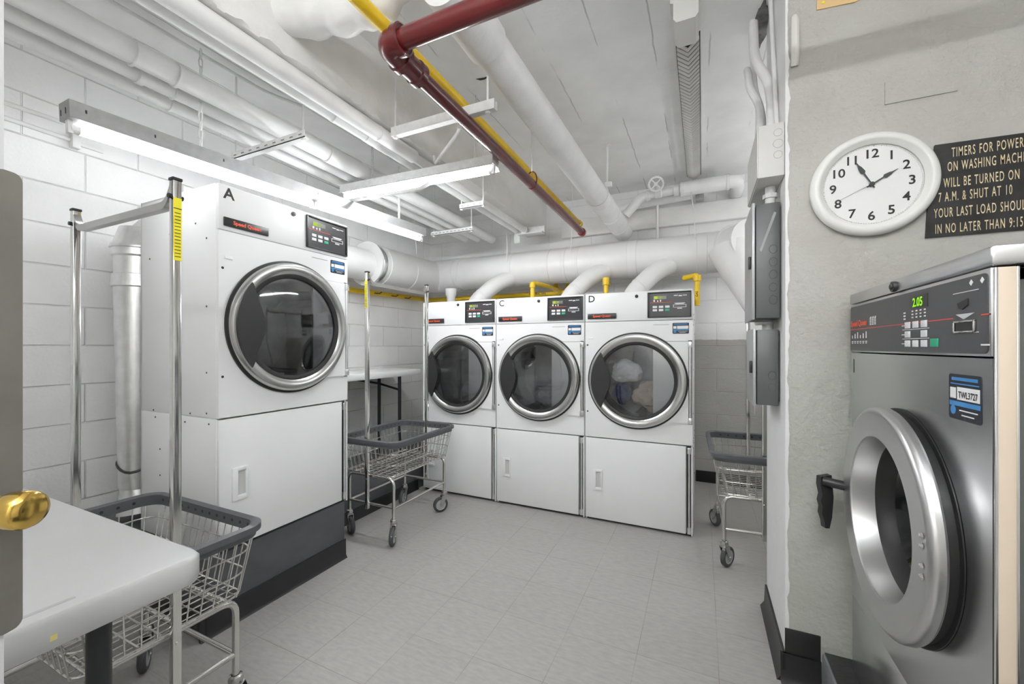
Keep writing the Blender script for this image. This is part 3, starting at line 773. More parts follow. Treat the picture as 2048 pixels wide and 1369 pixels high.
# ================================================================ CARTS
def make_cart():
    """laundry cart: long axis x, floor at z=0"""
    t = thing('laundry_cart', '', 'laundry cart')
    L2, W2, RZ = .41, .305, .765
    BL, BW, BZ = .355, .245, .505
    def hoop(f):
        hx = BL + (L2 - .014 - BL) * f; hy = BW + (W2 - .014 - BW) * f; z = BZ + (RZ - BZ) * f
        return [(x, y, z) for x, y in rrect(-hx, hx, -hy, hy, .05 + .03 * f, 4)]
    b = NB()
    for f in (.0, .33, .66, .95): tube(b, hoop(f), .0034, 6, True)
    def side(x0, y0, x1, y1):
        tube(b, [(x0, y0, BZ - .004), (x1, y1, RZ - .01)], .0027, 5)
    nx, ny = 15, 10
    for i in range(nx + 1):
        s = -1 + 2 * i / nx
        for sg in (1, -1): side(s * (BL - .03), sg * BW, s * (L2 - .055), sg * (W2 - .014))
    for i in range(ny + 1):
        s = -1 + 2 * i / ny
        for sg in (1, -1): side(sg * BL, s * (BW - .03), sg * (L2 - .014), s * (W2 - .055))
    for i in range(nx + 1):
        s = -1 + 2 * i / nx; tube(b, [(s * (BL - .03), -BW, BZ - .004), (s * (BL - .03), BW, BZ - .004)], .0027, 5)
    for i in range(8):
        s = -1 + 2 * i / 7; tube(b, [(-BL, s * (BW - .03), BZ + .002), (BL, s * (BW - .03), BZ + .002)], .0027, 5)
    obj('wire_basket', b, M_WIRE, t, smooth=60)
    # bumper rim
    b = NB()
    out = rrect(-L2 - .008, L2 + .008, -W2 - .008, W2 + .008, .085, 8); mid = rrect(-L2 + .006, L2 - .006, -W2 + .006, W2 - .006, .08, 8); inn = rrect(-L2 + .022, L2 - .022, -W2 + .022, W2 - .022, .07, 8)
    P = [(out, RZ - .012), (out, RZ + .012), (mid, RZ + .020), (inn, RZ + .012), (inn, RZ - .034), (mid, RZ - .036), (mid, RZ - .014)]
    R = [[b.verts.new((x, y, z)) for x, y in pp] for pp, z in P]
    for i in range(len(R)): bridge(b, R[i], R[(i + 1) % len(R)])
    bp = obj('bumper_rim', b, M_BUMPER, t, smooth=50)
    b = NB()
    for i in range(13):
        x = -.32 + .64 * i / 12
        for sg in (1, -1): lathe(b, [(0, .0008), (.007, .0008), (.007, 0)], (x, sg * (W2 - .022), RZ - .01), (0, -sg, 0), 8)
    for i in range(8):
        y = -.2 + .4 * i / 7
        for sg in (1, -1): lathe(b, [(0, .0008), (.007, .0008), (.007, 0)], (sg * (L2 - .022), y, RZ - .01), (-sg, 0, 0), 8)
    obj('rim_dot', b, M_INK, bp)
    # tube frame
    fx, fy, r = .335, .225, .0125
    b = NB()
    for sg in (1, -1):
        tube(b, fillet([(sg * fx, -fy, .16), (sg * fx, -fy, BZ - .02), (sg * fx, fy, BZ - .02), (sg * fx, fy, .16)], .06, 6), r, 12)
        tube(b, [(sg * fx, -fy, .265), (sg * fx, fy, .265)], r * .85, 10)
        tube(b, [(-fx, sg * fy * .86, BZ - .02), (fx, sg * fy * .86, BZ - .02)], r * .8, 10)
        tube(b, [(-fx, sg * fy, .262), (fx, sg * fy, .262)], r * .8, 10)
    obj('tube_frame', b, M_WIRE, t, smooth=60)
    # casters
    for ix, (sx, sy) in enumerate(((1, 1), (1, -1), (-1, 1), (-1, -1))):
        ang = (.5, 1.1, -.6, .25)[ix]
        R_ = Matrix.Rotation(ang, 4, 'Z'); base = Vector((sx * fx, sy * fy, 0))
        def T(bm):
            for v in bm.verts: v.co = base + (R_ @ v.co)
        b = NB(); lathe(b, [(.016, .185), (.024, .18), (.027, .165), (.024, .152), (.016, .148)], (0, 0, 0), (0, 0, 1), 16, True)
        cyl(b, (0, 0, .12), (0, 0, .19), .014, 12)
        for sg in (1, -1):
            prism(b, [(-.025, .148), (.025, .148), (.052, .075), (.040, .052), (.022, .058)], (0, sg * .02, 0), (1, 0, 0), (0, 0, 1), (0, sg * .003, 0))
        box(b, -.025, .027, -.022, .022, .142, .150, .002); cyl(b, (.036, -.026, .068), (.036, .026, .068), .007, 10)
        T(b); cf = obj('caster', b, M_STEEL, t, smooth=40)
        b = NB(); lathe(b, [(.012, .015), (.042, .011), (.046, .014), (.048, .014), (.048, -.014), (.046, -.014), (.042, -.011), (.012, -.015), (.0, -.015)], (.036, 0, .068), (0, 1, 0), 28); lathe(b, [(0, .015), (.012, .015)], (.036, 0, .068), (0, 1, 0), 28)
        T(b); obj('wheel_hub', b, mat('hub_grey', (.42, .43, .43), .4, .3), cf)
        b = NB(); lathe(b, [(.046, .014), (.058, .0165), (.066, .011), (.068, 0), (.066, -.011), (.058, -.0165), (.046, -.014)], (.036, 0, .068), (0, 1, 0), 32)
        T(b); obj('tyre', b, M_RUBBER, cf, smooth=60)
    # garment rack
    px = .375
    rk = {}
    for sg in (1, -1):
        b = NB(); box(b, sg * px - .013, sg * px + .013, -.013, .013, .24, 2.06, .0025)
        cyl(b, (sg * px, -.019, .265), (sg * px, .019, .265), .006, 8); cyl(b, (sg * px - .017, 0, .47), (sg * px + .017, 0, .47), .006, 8)
        p = obj('rack_post', b, M_CHROME, t, label='square chrome post'); rk[sg] = p
        b = NB(); box(b, sg * px - .015, sg * px + .015, -.015, .015, 2.06, 2.07, .002); cyl(b, (sg * px, -.022, 2.005), (sg * px, .022, 2.005), .008, 10); obj('post_cap', b, M_DARK, p)
    b = NB()
    tube_pts = fillet([(-px + .013, 0, 2.03), (-px + .045, 0, 1.98), (px - .045, 0, 1.98), (px - .013, 0, 2.03)], .03, 4)
    for p, q in zip(tube_pts[:-1], tube_pts[1:]):
        pass
    A = None
    for p in tube_pts:
        cur = [b.verts.new(p + Vector((0, dy, dz))) for dy, dz in ((-.012, -.012), (.012, -.012), (.012, .014), (-.012, .014))]
        if A: bridge(b, A, cur)
        else: b.faces.new(cur)
        A = cur
    b.faces.new(A)
    obj('rack_bar', b, M_STEEL, t)
    b = NB(); box(b, px + .0131, px + .0136, -.0122, .0122, 1.785, 2.0); lb = obj('warning_label', b, M_YELL, rk[1], label='yellow warning label')
    b = NB()
    for k in range(14): box(b, px + .0136, px + .0139, -.009, .009, 1.797 + k * .0115, 1.7995 + k * .0115)
    box(b, px + .0136, px + .0139, -.0122, .0122, 1.962, 1.965); obj('label_print', b, M_INK, lb)
    return t
cart = make_cart()
c2, c3 = copy_tree(cart), copy_tree(cart)
G = 'wire laundry carts with hanging racks'
cart.location = (-2.02, .79, 0); tag(cart, 'chrome wire laundry cart partly under the near white table', 'laundry cart', G)
c2.location = (-2.34, 2.765, 0); c2.rotation_euler = (0, 0, -PI / 2); tag(c2, 'wire laundry cart standing between dryer A and the row of dryers', 'laundry cart', G)
c3.location = (.352, 3.44, 0); c3.rotation_euler = (0, 0, PI / 2 + .03); tag(c3, 'wire laundry cart half hidden behind the plaster pier', 'laundry cart', G)

# ================================================================ TABLES
t = thing('folding_table', 'white plastic folding table in front of the near laundry cart', 'table', (-2.1, .3, 0))
TX0, TX1, TY0, TY1, TZ = -3.1, -1.256, -.10, .680, .914
def table_top(bm, x0, x1, y0, y1, zt, th):
    o1 = rrect(x0, x1, y0, y1, .05, 6); o2 = rrect(x0 + .008, x1 - .008, y0 + .008, y1 - .008, .045, 6); o3 = rrect(x0 + .004, x1 - .004, y0 + .004, y1 - .004, .046, 6)
    R = [[bm.verts.new((x, y, z)) for x, y in pp] for pp, z in ((o2, zt), (o1, zt - .010), (o1, zt - th + .012), (o3, zt - th))]
    for i in range(3): bridge(bm, R[i], R[i + 1])
    bm.faces.new(R[0]); bm.faces.new(R[-1][::-1])
b = NB(); table_top(b, TX0, TX1, TY0, TY1, TZ, .072); top = obj('tabletop', b, M_TABLE, t, t.location, smooth=50)
b = NB()
prism(b, [(0, 0), (.10, 0), (.10, .012), (0, .012)], (TX1 - .045, .33, TZ), (0, 1, 0), (-1, 0, 0), (0, 0, .0005))
sl = obj('moulded_mark', NB() if False else b, mat('moulding_grey', (.37, .37, .37), .5), top, t.location)
b = NB(); box(b, TX1 - .001, TX1 + .0006, .375, .386, TZ - .052, TZ - .040); obj('yellow_fleck', b, mat('pale_yellow', (.66, .58, .2), .5), top, t.location)
for (x, y) in ((-1.36, .49), (-1.36, .09), (-2.98, .49), (-2.98, .09)):
    b = NB(); cyl(b, (x, y, 0), (x, y, TZ - .06), .024, 16); obj('leg', b, M_TLEG, t, t.location)
b = NB(); tube(b, [(-1.36, .49, .3), (-1.36, .09, .3)], .012, 8); tube(b, [(-2.98, .49, .3), (-2.98, .09, .3)], .012, 8); obj('cross_bar', b, M_TLEG, t, t.location)
t = thing('folding_table', 'white folding table on black legs by the far corner of the block wall', 'table', (-3.35, 3.2, .225))
b = NB(); table_top(b, -3.635, -3.06, 2.35, 4.03, 1.22, .065); obj('tabletop', b, mat('table_plastic_white', (.82, .82, .82), .4), t, t.location, smooth=50)
for (x, y) in ((-3.10, 3.66), (-3.40, 3.66), (-3.10, 2.6), (-3.50, 2.6)):
    b = NB(); cyl(b, (x, y, .225), (x, y, 1.18), .019, 12); obj('leg', b, M_TLEG, t, t.location)
b = NB(); tube(b, [(-3.10, 3.66, 1.0), (-3.40, 3.66, 1.06), (-3.36, 3.1, 1.17)], .013, 8); obj('brace', b, M_TLEG, t, t.location)

# ================================================================ FLUORESCENT LIGHTS
def fluo(label, p0, p1, ntubes, housing, side_tubes=1, glow=None, trough=False, group='fluorescent ceiling lights'):
    p0, p1 = Vector(p0), Vector(p1)
    t = thing('fluorescent_light', label, 'light', p0, 0, group)
    d = (p1 - p0); L = d.length; dx = d.normalized(); up = Vector((0, 0, 1)); sd = dx.cross(up).normalized(); up = sd.cross(dx).normalized()
    def bx(bm, s0, s1, w0, w1, h0, h1, bev=0.):
        c = [Vector() for _ in range(8)]
        vs = [bm.verts.new(dx * s + sd * w + up * h) for s in (s0, s1) for w in (w0, w1) for h in (h0, h1)]
        for f in ((0, 1, 3, 2), (4, 6, 7, 5), (0, 4, 5, 1), (2, 3, 7, 6), (0, 2, 6, 4), (1, 5, 7, 3)): bm.faces.new([vs[i] for i in f])
    b = NB()
    if trough:
        bx(b, 0, L, -.045, .045, .0, .055)
        prism(b, [(-.045, 0), (-.062, -.014), (-.062, -.018), (-.045, -.006)], (0, 0, 0), sd, up, dx * L); prism(b, [(.045, 0), (.062, -.014), (.062, -.018), (.045, -.006)], (0, 0, 0), sd, up, dx * L)
    else:
        bx(b, 0, L, -.05, .05, 0, .075)
    h = obj('housing', b, housing, t, smooth=30)
    b = NB()
    if not trough:
        bx(b, .0005 - .002, -.0005, -.035, -.028, .02, .045); bx(b, -.002, -.0005, .012, .019, .02, .045)
        for s in (.05, .3, .62, L * .5): bx(b, s, s + .006, .05, .0508, .035, .05)
        obj('slots', b, M_DARK, h)
    seg = L / ntubes
    for k in range(ntubes):
        offs = (0,) if side_tubes == 1 else (-.10, .10)
        up_ = -.032 if side_tubes == 1 else .03
        for w in offs:
            b = NB()
            a = dx * (k * seg + .045) + sd * w + up * up_; c = dx * ((k + 1) * seg - .045) + sd * w + up * up_
            cyl(b, a, c, .0185, 14); obj('tube', b, glow or M_TUBE, t)
            for e, sg in ((a, -1), (c, 1)):
                b = NB(); cyl(b, e, e + dx * (sg * .03), .0188, 14)
                q = e + dx * (sg * .032)
                bx0 = (q - Vector()).dot(dx); bx(b, bx0 - .008, bx0 + .008, w - .013, w + .013, up_ - .023, up_ + .032)
                obj('lamp_holder', b, M_WMETAL, t)
    return t, dx, sd, up, L
fl1 = fluo('long fluorescent light with two end-to-end tubes above dryer A', (-2.5, .79, 2.475), (-2.5, 3.28, 2.575), 2, M_SILVER)
fl2 = fluo('short white fluorescent light hung crosswise under the pipes', (-2.615, 2.42, 2.722), (-1.245, 2.42, 2.694), 1, M_WMETAL, trough=True, glow=M_TUBE2)
fill_wash = fluo('added unseen fluorescent fill light over the washing machine', (.75, -.3, 2.75), (.75, 1.1, 2.75), 1, M_WMETAL, side_tubes=2, glow=M_FILL_WASH)  # added lamp out of view, evens out the brightness near the washer
fill_door = fluo('added unseen fluorescent fill light inside the doorway', (-1.0, -.6, 2.75), (.4, -.6, 2.75), 1, M_WMETAL, side_tubes=2, glow=M_FILL_DOOR)  # added lamp out of view, lifts the dryer fronts and floor
fill_recess = fluo('added unseen fluorescent fill light in the recess behind the plaster pier', (1.35, 3.1, 2.55), (1.35, 4.5, 2.55), 1, M_WMETAL, side_tubes=2, glow=M_FILL_RECESS)  # added lamp hidden by the pier, brightens back wall and ceiling
for f_, L_ in ((fill_wash, 1.4), (fill_door, 1.4), (fill_recess, 1.4)):
    for q in (.2, 1.2):
        z0_ = f_[0].location.z + .07; p_ = f_[0].location + f_[1] * q
        b = NB(); cyl(b, (p_.x, p_.y, z0_), (p_.x, p_.y, CZ), .006, 8); obj('rod', b, M_PIPE, f_[0], f_[0].location)
# conduit whip below the short fixture, chains
b = NB(); tube(b, fillet([(-2.645, 2.36, 2.634), (-1.95, 2.36, 2.612), (-1.80, 2.36, 2.612), (-1.72, 2.38, 2.66), (-1.68, 2.42, 2.705)], .08, 6), .014, 10)
obj('conduit', b, M_WMETAL, fl2[0], fl2[0].location)
def chain(p0, p1, parent, off):
    b = NB(); p0, p1 = Vector(p0), Vector(p1); n = max(2, int((p1 - p0).length / .045)); d = (p1 - p0) / n
    for i in range(n):
        c = p0 + d * (i + .5); a, bb = frame_of(d); a2 = a if i % 2 else bb
        pts = [c + d.normalized() * (d.length * .62 * math.cos(q)) + a2 * (.009 * math.sin(q)) for q in [2 * PI * j / 10 for j in range(10)]]
        tube(b, pts, .0032, 5, True)
    obj('chain', b, M_WMETAL, parent, off)
chain((-2.318, 2.42, 3.18), (-2.318, 2.42, 2.775), fl2[0], fl2[0].location)
chain((-1.40, 2.42, 3.2), (-1.40, 2.42, 2.76), fl2[0], fl2[0].location)
chain((-2.463, 2.9, 3.1), (-2.463, 2.9, 2.645), fl1[0], fl1[0].location)
chain((-2.463, 1.30, 3.1), (-2.463, 1.30, 2.575), fl1[0], fl1[0].location)

# ================================================================ PIPES
def pipe(name, pts, r, m, label, cat='pipe', group=None, n=20, collars=(), fr=.0, part='joint', capm=None):
    p = fillet(pts, fr, 8) if fr else [Vector(q) for q in pts]
    b = NB(); tube(b, p, r, n)
    o = single(name, b, m, label, cat, group, smooth=50)
    for (c, d, rr, ln) in collars:
        b = NB(); c = Vector(c); d = Vector(d).normalized()
        lathe(b, [(r * .98, -ln / 2), (rr, -ln / 2 + .003), (rr, ln / 2 - .003), (r * .98, ln / 2)], c, d, n)
        obj(part, b, capm or m, o, o.location, smooth=40)
    return o
GP = 'white painted ceiling pipes'
YD = (0, 1, 0)
pipe('ceiling_pipe', [(-2.39, -1.4, 2.862), (-2.39, 4.55, 2.84)], .055, M_PIPE, 'thickest of three white pipes on the slotted hangers, farthest from the block wall', group=GP, collars=(((-2.39, 1.15, 2.851), YD, .062, .02), ((-2.39, .98, 2.851), YD, .062, .012), ((-2.39, 2.2, 2.848), YD, .060, .3)))
pipe('ceiling_pipe', [(-2.52, -1.4, 2.842), (-2.52, 4.42, 2.825)], .04, M_PIPE, 'middle one of three white pipes on the slotted hangers', group=GP, collars=(((-2.52, 1.06, 2.832), YD, .046, .03), ((-2.52, 1.2, 2.832), YD, .045, .012)))
pipe('ceiling_pipe', [(-2.66, -1.4, 2.842), (-2.66, 4.36, 2.825)], .04, M_PIPE, 'white pipe nearest the block wall on the slotted hangers', group=GP, collars=(((-2.66, 1.25, 2.832), YD, .045, .015),))
pipe('ceiling_pipe', [(-1.868, -1.4, 2.848), (-1.868, 2.35, 2.848)], .046, M_PIPE, 'fat insulated pipe lying along the edge of the concrete beam', group=GP, collars=(((-1.868, 2.0, 2.848), YD, .049, .012),))
pipe('ceiling_pipe', [(-1.868, 2.3, 2.845), (-1.868, 4.38, 2.84)], .034, M_PIPE, 'bare pipe under the far half of the beam ending at a bracket', group=GP, collars=(((-1.868, 4.36, 2.84), YD, .042, .04),))
pipe('ceiling_pipe', [(-1.97, -1.4, 2.855), (-1.97, 4.36, 2.845)], .032, M_PIPE, 'thin white pipe under the beam beside the insulated one', group=GP, collars=(((-1.97, 1.75, 2.852), YD, .038, .03), ((-1.97, 2.1, 2.852), YD, .037, .22)))
pipe('ceiling_conduit', [(-2.78, -1.4, 3.29), (-2.78, 1.9, 3.28), (-2.70, 2.1, 3.28)], .011, M_PIPE, 'thin white conduit across the ceiling between the two groups of pipes', 'conduit', fr=.2, n=10)
pipe('drain_pipe', [(-1.03, 1.5, 3.10), (-1.03, 1.9, 3.09)], .112, M_PIPE, 'widest white pipe by the ceiling, ahead of its dark joint line', group=GP, n=32)
pipe('drain_pipe', [(-1.03, 1.9, 3.09), (-.80, 4.72, 2.775)], .100, M_PIPE, 'white sloping drain pipe that runs down to the round duct', group=GP, n=32,
     collars=(((-.868, 3.9, 2.867), (.23, 2.82, -.315), .104, .07), ((-.845, 4.2, 2.833), (.23, 2.82, -.315), .107, .04), ((-.818, 4.5, 2.80), (.23, 2.82, -.315), .103, .012)))
# red sprinkler pipe: branch + run, elbow, reducer, cap
t = thing('sprinkler_pipe', 'dark red pipe with an elbow crossing below the ceiling', 'pipe', (-1.2, 1.33, 2.70))
RX, RZ_, RY = -1.195, 2.752, 1.335
off = t.location
b = NB(); tube(b, [(RX + .06, RY, RZ_), (.9, RY, RZ_ + .0)], .042, 28); obj('branch_pipe', b, M_RED, t, off, 50)
b = NB(); tube(b, [(RX, RY + .10, RZ_), (RX, 4.40, RZ_ - .005)], .036, 28); obj('main_pipe', b, M_RED, t, off, 50)
b = NB(); tube(b, fillet([(RX + .085, RY, RZ_), (RX, RY, RZ_), (RX, RY + .10, RZ_)], .075, 10), .054, 28)
lathe(b, [(.054, -.018), (.062, -.014), (.062, .014), (.054, .018)], (RX + .07, RY, RZ_), (1, 0, 0), 28); lathe(b, [(.054, -.018), (.062, -.014), (.062, .014), (.054, .018)], (RX, RY + .085, RZ_), (0, 1, 0), 28)
obj('elbow', b, M_RED, t, off, 50)
b = NB(); lathe(b, [(.04, .10), (.050, .105), (.050, .175), (.056, .18), (.056, .215), (.036, .222)], (RX, RY, RZ_), (0, 1, 0), 28); obj('reducer', b, M_RED, t, off, 40)
b = NB(); lathe(b, [(.036, -.03), (.044, -.026), (.044, .012), (.038, .022), (0, .026)], (RX, 4.40, RZ_ - .005), (0, 1, 0), 24); obj('end_cap', b, M_REDB, t, off, 40)
# ring hanger of the red pipe
t = thing('pipe_hanger', 'red ring hanger on a white rod holding the red pipe', 'hanger', (RX, 2.94, RZ_ - .05), 0, 'pipe hangers')
b = NB(); tube(b, [(RX + .041 * math.cos(a), 2.94, RZ_ + .028 + (.066 if math.sin(a) > 0 else .068) * math.sin(a)) for a in [2 * PI * i / 28 for i in range(28)]], .005, 6, True); obj('ring', b, M_RED, t, t.location, 60)
b = NB(); cyl(b, (RX, 2.94, RZ_ + .09), (RX, 2.94, CZ), .006, 8); obj('rod', b, M_PIPE, t, t.location)
# yellow gas pipe near the ceiling
t = pipe('gas_pipe', [(-1.257, 1.2, 2.89), (-1.257, 1.9, 2.89), (-1.257, 4.52, 2.875)], .030, M_YEL, 'yellow gas pipe running above the red pipe', group='yellow gas pipes', collars=(((-1.257, 4.5, 2.875), YD, .04, .05),), part='fitting')
# insulated white blob of pipe crossing above the elbow
b = NB()
path = fillet([(-2.0, 1.3, 3.13), (-1.6, 1.38, 3.05), (-1.36, 1.40, 3.03), (-1.22, 1.40, 3.06), (-1.20, 1.36, 3.3)], .15, 6)
tube(b, path, .09, 24, radii=[.075 + .025 * abs(math.sin(i * .75)) for i in range(len(path))])
single('insulated_pipe', b, M_PIPE, 'lumpy insulated white pipe at the top edge above the red elbow', 'pipe', GP, smooth=70)

# hangers
def slotted(p0, p1, h, label, rods, nslots, channel=False):
    p0, p1 = Vector(p0), Vector(p1)
    t = thing('pipe_hanger', label, 'hanger', p0, 0, 'pipe hangers')
    d = (p1 - p0); L = d.length; dx = d.normalized()
    b = NB()
    prism(b, [(0, 0), (.004, 0), (.004, h), (0, h)] if not channel else [(0, 0), (.04, 0), (.04, h), (.036, h), (.036, .004), (.004, .004), (.004, h), (0, h)], (0, 0, 0), (0, 1, 0), (0, 0, 1), d)
    if not channel: prism(b, [(0, 0), (.04, 0), (.04, .004), (0, .004)], (0, 0, 0), (0, 1, 0), (0, 0, 1), d)
    bar = obj('hanger_bar', b, M_WMETAL, t, smooth=20)
    if nslots:
        b = NB()
        for i in range(nslots):
            s = L * (i + .5) / nslots; c = dx * s
            prism(b, [(-.014, -.0035), (.014, -.0035), (.014, .0035), (-.014, .0035)], c + Vector((0, -.0008, h * .5)), dx, (0, 0, 1), (0, .0008, 0))
        obj('slots', b, mat('slot_shade', (.2, .2, .2), .6), bar)
    for (x, ztop) in rods:
        b = NB(); cyl(b, Vector((x - p0.x, .02, -.01)), Vector((x - p0.x, .02, ztop - p0.z)), .006, 8)
        lathe(b, [(.006, 0), (.014, .0), (.014, .01), (.006, .01)], (x - p0.x, .02, h * .1 - .014), (0, 0, 1), 6)
        obj('rod', b, M_PIPE, t)
    return t
slotted((-2.87, 1.70, 2.750), (-2.16, 1.70, 2.750), .042, 'slotted white hanger bar under the pipes, above the long light', ((-2.85, CZ), (-2.20, CZ)), 9)
slotted((-2.765, 3.79, 2.735), (-2.225, 3.79, 2.735), .042, 'slotted white hanger bar at the far end of the three pipes', ((-2.74, CZ), (-2.25, CZ)), 11)
slotted((-2.03, 3.22, 2.762), (-1.78, 3.22, 2.762), .042, 'short slotted hanger bar under the beam pipes', ((-2.02, 2.92), (-1.79, 3.3)), 4)
slotted((-1.75, 1.985, 2.795), (-1.03, 1.985, 2.795), .055, 'plain white channel hanger holding the yellow pipe', ((-1.73, CZ), (-1.08, CZ)), 0, True)
pipe('bent_conduit', [(-1.30, 2.06, 2.79), (-1.42, 2.25, 2.88), (-1.62, 2.42, 2.90), (-1.79, 2.50, 2.84), (-1.795, 2.50, 2.90)], .012, M_PIPE, 'short curved white conduit from the plain channel hanger to the beam', 'conduit', fr=.1, n=10)
# bracket at the end of the beam pipes
b = NB(); prism(b, [(-2.02, 2.72), (-1.95, 2.72), (-1.95, 2.80), (-1.64, 2.80), (-1.64, 2.885), (-2.02, 2.885)], (0, 4.42, 0), (1, 0, 0), (0, 0, 1), (0, .012, 0)); box(b, -1.95, -1.64, 4.34, 4.432, 2.79, 2.802)
single('pipe_bracket', b, M_WMETAL, 'white angle bracket at the end of the beam pipes', 'bracket')
# drain pipe clamp + rod
t = thing('pipe_hanger', 'white rod and clamp holding the sloping drain pipe', 'hanger', (-.80, 3.74, 2.85), 0, 'pipe hangers')
b = NB(); cyl(b, (-.78, 3.74, 2.96), (-.78, 3.74, CZ), .008, 8); lathe(b, [(.008, 0), (.03, 0), (.03, .006), (.008, .006)], (-.78, 3.74, CZ - .007), (0, 0, 1), 10); obj('rod', b, M_PIPE, t, t.location)
b = NB(); tube(b, [(-.882 + .108 * math.cos(a), 3.74, 2.885 + .11 * math.sin(a)) for a in [2 * PI * i / 24 for i in range(24)]], .008, 6, True); box(b, -.80, -.74, 3.72, 3.76, 2.94, 2.985, .006); obj('clamp', b, M_PIPE, t, t.location)

# ---- back wall pipework (top right)
t = thing('valve_pipe', 'white pipe with a round valve handwheel high on the back wall', 'pipe', (-.1, 4.6, 3.05))
off = t.location
b = NB(); tube(b, [(-.20, 4.6, 3.128), (.23, 4.6, 3.128)], .072, 24); obj('main_pipe', b, M_PIPE, t, off, 50)
b = NB(); tube(b, [(-.58, 4.6, 3.112), (-.19, 4.6, 3.125)], .04, 20); lathe(b, [(.04, -.03), (.056, -.026), (.056, .026), (.04, .03)], (-.24, 4.6, 3.124), (1, 0, 0), 20); obj('narrow_pipe', b, M_PIPE, t, off, 50)
b = NB(); tube(b, fillet([(-.50, 4.6, 3.113), (-.60, 4.6, 3.105), (-.76, 4.6, 2.93)], .06, 6), .05, 20); lathe(b, [(.05, -.012), (.058, -.01), (.058, .01), (.05, .012)], (-.53, 4.6, 3.111), (1, 0, .0), 20); obj('branch_elbow', b, M_PIPE, t, off, 50)
b = NB(); tube(b, fillet([(.22, 4.6, 3.128), (.31, 4.6, 3.128), (.33, 4.75, 3.12), (.33, 4.96, 3.12)], .06, 6), .062, 20); lathe(b, [(.066, -.015), (.076, -.012), (.076, .012), (.066, .015)], (.235, 4.6, 3.128), (1, 0, 0), 20); obj('end_elbow', b, M_PIPE, t, off, 50)
b = NB(); cyl(b, (-.43, 4.6, 3.12), (-.43, 4.46, 3.165), .018, 12); lathe(b, [(.03, -.05), (.05, -.03), (.05, .03), (.03, .05)], (-.42, 4.6, 3.12), (1, 0, 0), 16); vb = obj('valve_body', b, M_PIPE, t, off, 40)
b = NB()
wc, wa = Vector((-.43, 4.455, 3.168)), Vector((.12, -.95, -.28)).normalized(); a1, a2 = frame_of(wa)
N = 40
tube(b, [wc + a1 * (.068 * math.cos(2 * PI * i / N)) + a2 * (.068 * math.sin(2 * PI * i / N)) for i in range(N)], .011, 8, True)
for i in range(20):
    a = 2 * PI * i / 20; dd = a1 * math.cos(a) + a2 * math.sin(a); cyl(b, wc + dd * .07, wc + dd * .083, .006, 6)
for i in range(4):
    a = PI / 4 + PI / 2 * i; dd = a1 * math.cos(a) + a2 * math.sin(a); cyl(b, wc, wc + dd * .066, .008, 6)
lathe(b, [(0, .012), (.018, .010), (.02, -.01), (0, -.012)], wc, wa, 14)
obj('handwheel', b, M_PIPE, t, off, 50)
b = NB(); tube(b, [(-.85, 4.85, 3.10), (.05, 4.85, 3.14)], .042, 18); b2 = single('wall_pipe', b, M_PIPE, 'white pipe behind the valve pipe close to the back wall', 'pipe', GP, 50)
b = NB(); box(b, -.06, .02, 4.79, 4.89, 3.06, 3.12, .006); o_ = obj('pipe_end', b, M_BOXL, b2, b2.location)
pipe('wall_rod', [(-.455, 4.86, 2.5), (-.455, 4.86, 3.10)], .016, M_PIPE, 'thin upright pipe above the duct, right of the drain pipe', 'pipe', n=10)

# ---- big round exhaust duct
t = thing('exhaust_duct', 'big round white exhaust duct above the row of dryers', 'duct', (-1.5, 4.6, 2.23))
off = t.location
DZ, DY = 2.436, 4.6
b = NB(); tube(b, [(-2.95, DY, DZ), (.05, DY, DZ)], .2, 48); obj('main_duct', b, M_DUCT, t, off, 50)
b = NB(); tube(b, fillet([(-3.28, 3.98, 2.40), (-3.28, DY, 2.42), (-2.9, DY, DZ)], .36, 10), .208, 40)
obj('corner_elbow', b, M_DUCT, t, off, 25)
b = NB(); tube(b, [(-3.28, 3.36, 2.385), (-3.28, 4.05, 2.405)], .212, 40); obj('side_duct', b, M_DUCT, t, off, 50)
b = NB(); lathe(b, [(0, -.004), (.205, -.004), (.238, 0), (.238, .006), (.214, .02), (.214, .07)], (-3.28, 3.33, 2.385), (0, 1, 0), 48); obj('end_plate', b, M_DUCT, t, off, 40)
b = NB(); tube(b, fillet([(-3.29, 3.335, 2.37), (-3.29, 2.9, 2.36), (-3.25, 2.2, 2.2), (-3.2, 1.9, 2.05)], .2, 6), .165, 32); obj('feeder_pipe', b, M_DUCT, t, off, 50)
b = NB(); lathe(b, [(.214, 0), (.217, .004), (.217, .055), (.214, .06)], (-3.28, 3.38, 2.385), (0, 1, 0), 48); obj('foil_band', b, M_GALV, t, off, 40)
for (x, rr, w) in ((-2.86, .207, .05), (-2.1, .204, .03), (-1.62, .206, .02), (-1.45, .205, .05), (-1.28, .205, .03), (-.72, .206, .10), (-.05, .206, .10)):
    b = NB(); lathe(b, [(.199, 0), (rr, .006), (rr - .001, w / 2), (rr, w - .006), (.199, w)], (x, DY, DZ), (1, 0, 0), 48); obj('joint_band', b, M_DUCT, t, off, 40)
for y in (3.5, 3.95):
    b = NB(); lathe(b, [(.211, 0), (.217, .006), (.217, .03), (.211, .036)], (-3.28, y, 2.39), (0, 1, 0), 48); obj('joint_band', b, M_DUCT, t, off, 40)
b = NB(); tube(b, fillet([(.04, DY, DZ), (.17, DY, DZ), (.32, 4.5, DZ + .02), (.42, 4.3, DZ + .03)], .16, 4), .2, 40, radii=None); obj('end_elbow', b, M_DUCT, t, off, 25)
b = NB(); cyl(b, (.25, 4.42, 2.42), (.43, 4.22, 1.72), .20, 28, .03); lathe(b, [(.196, 0), (.225, 0), (.225, .012), (.196, .02)], (.30, 4.52, DZ + .02), (.5, -.87, 0), 40)
obj('drop_reducer', b, M_DUCT, t, off, 40)
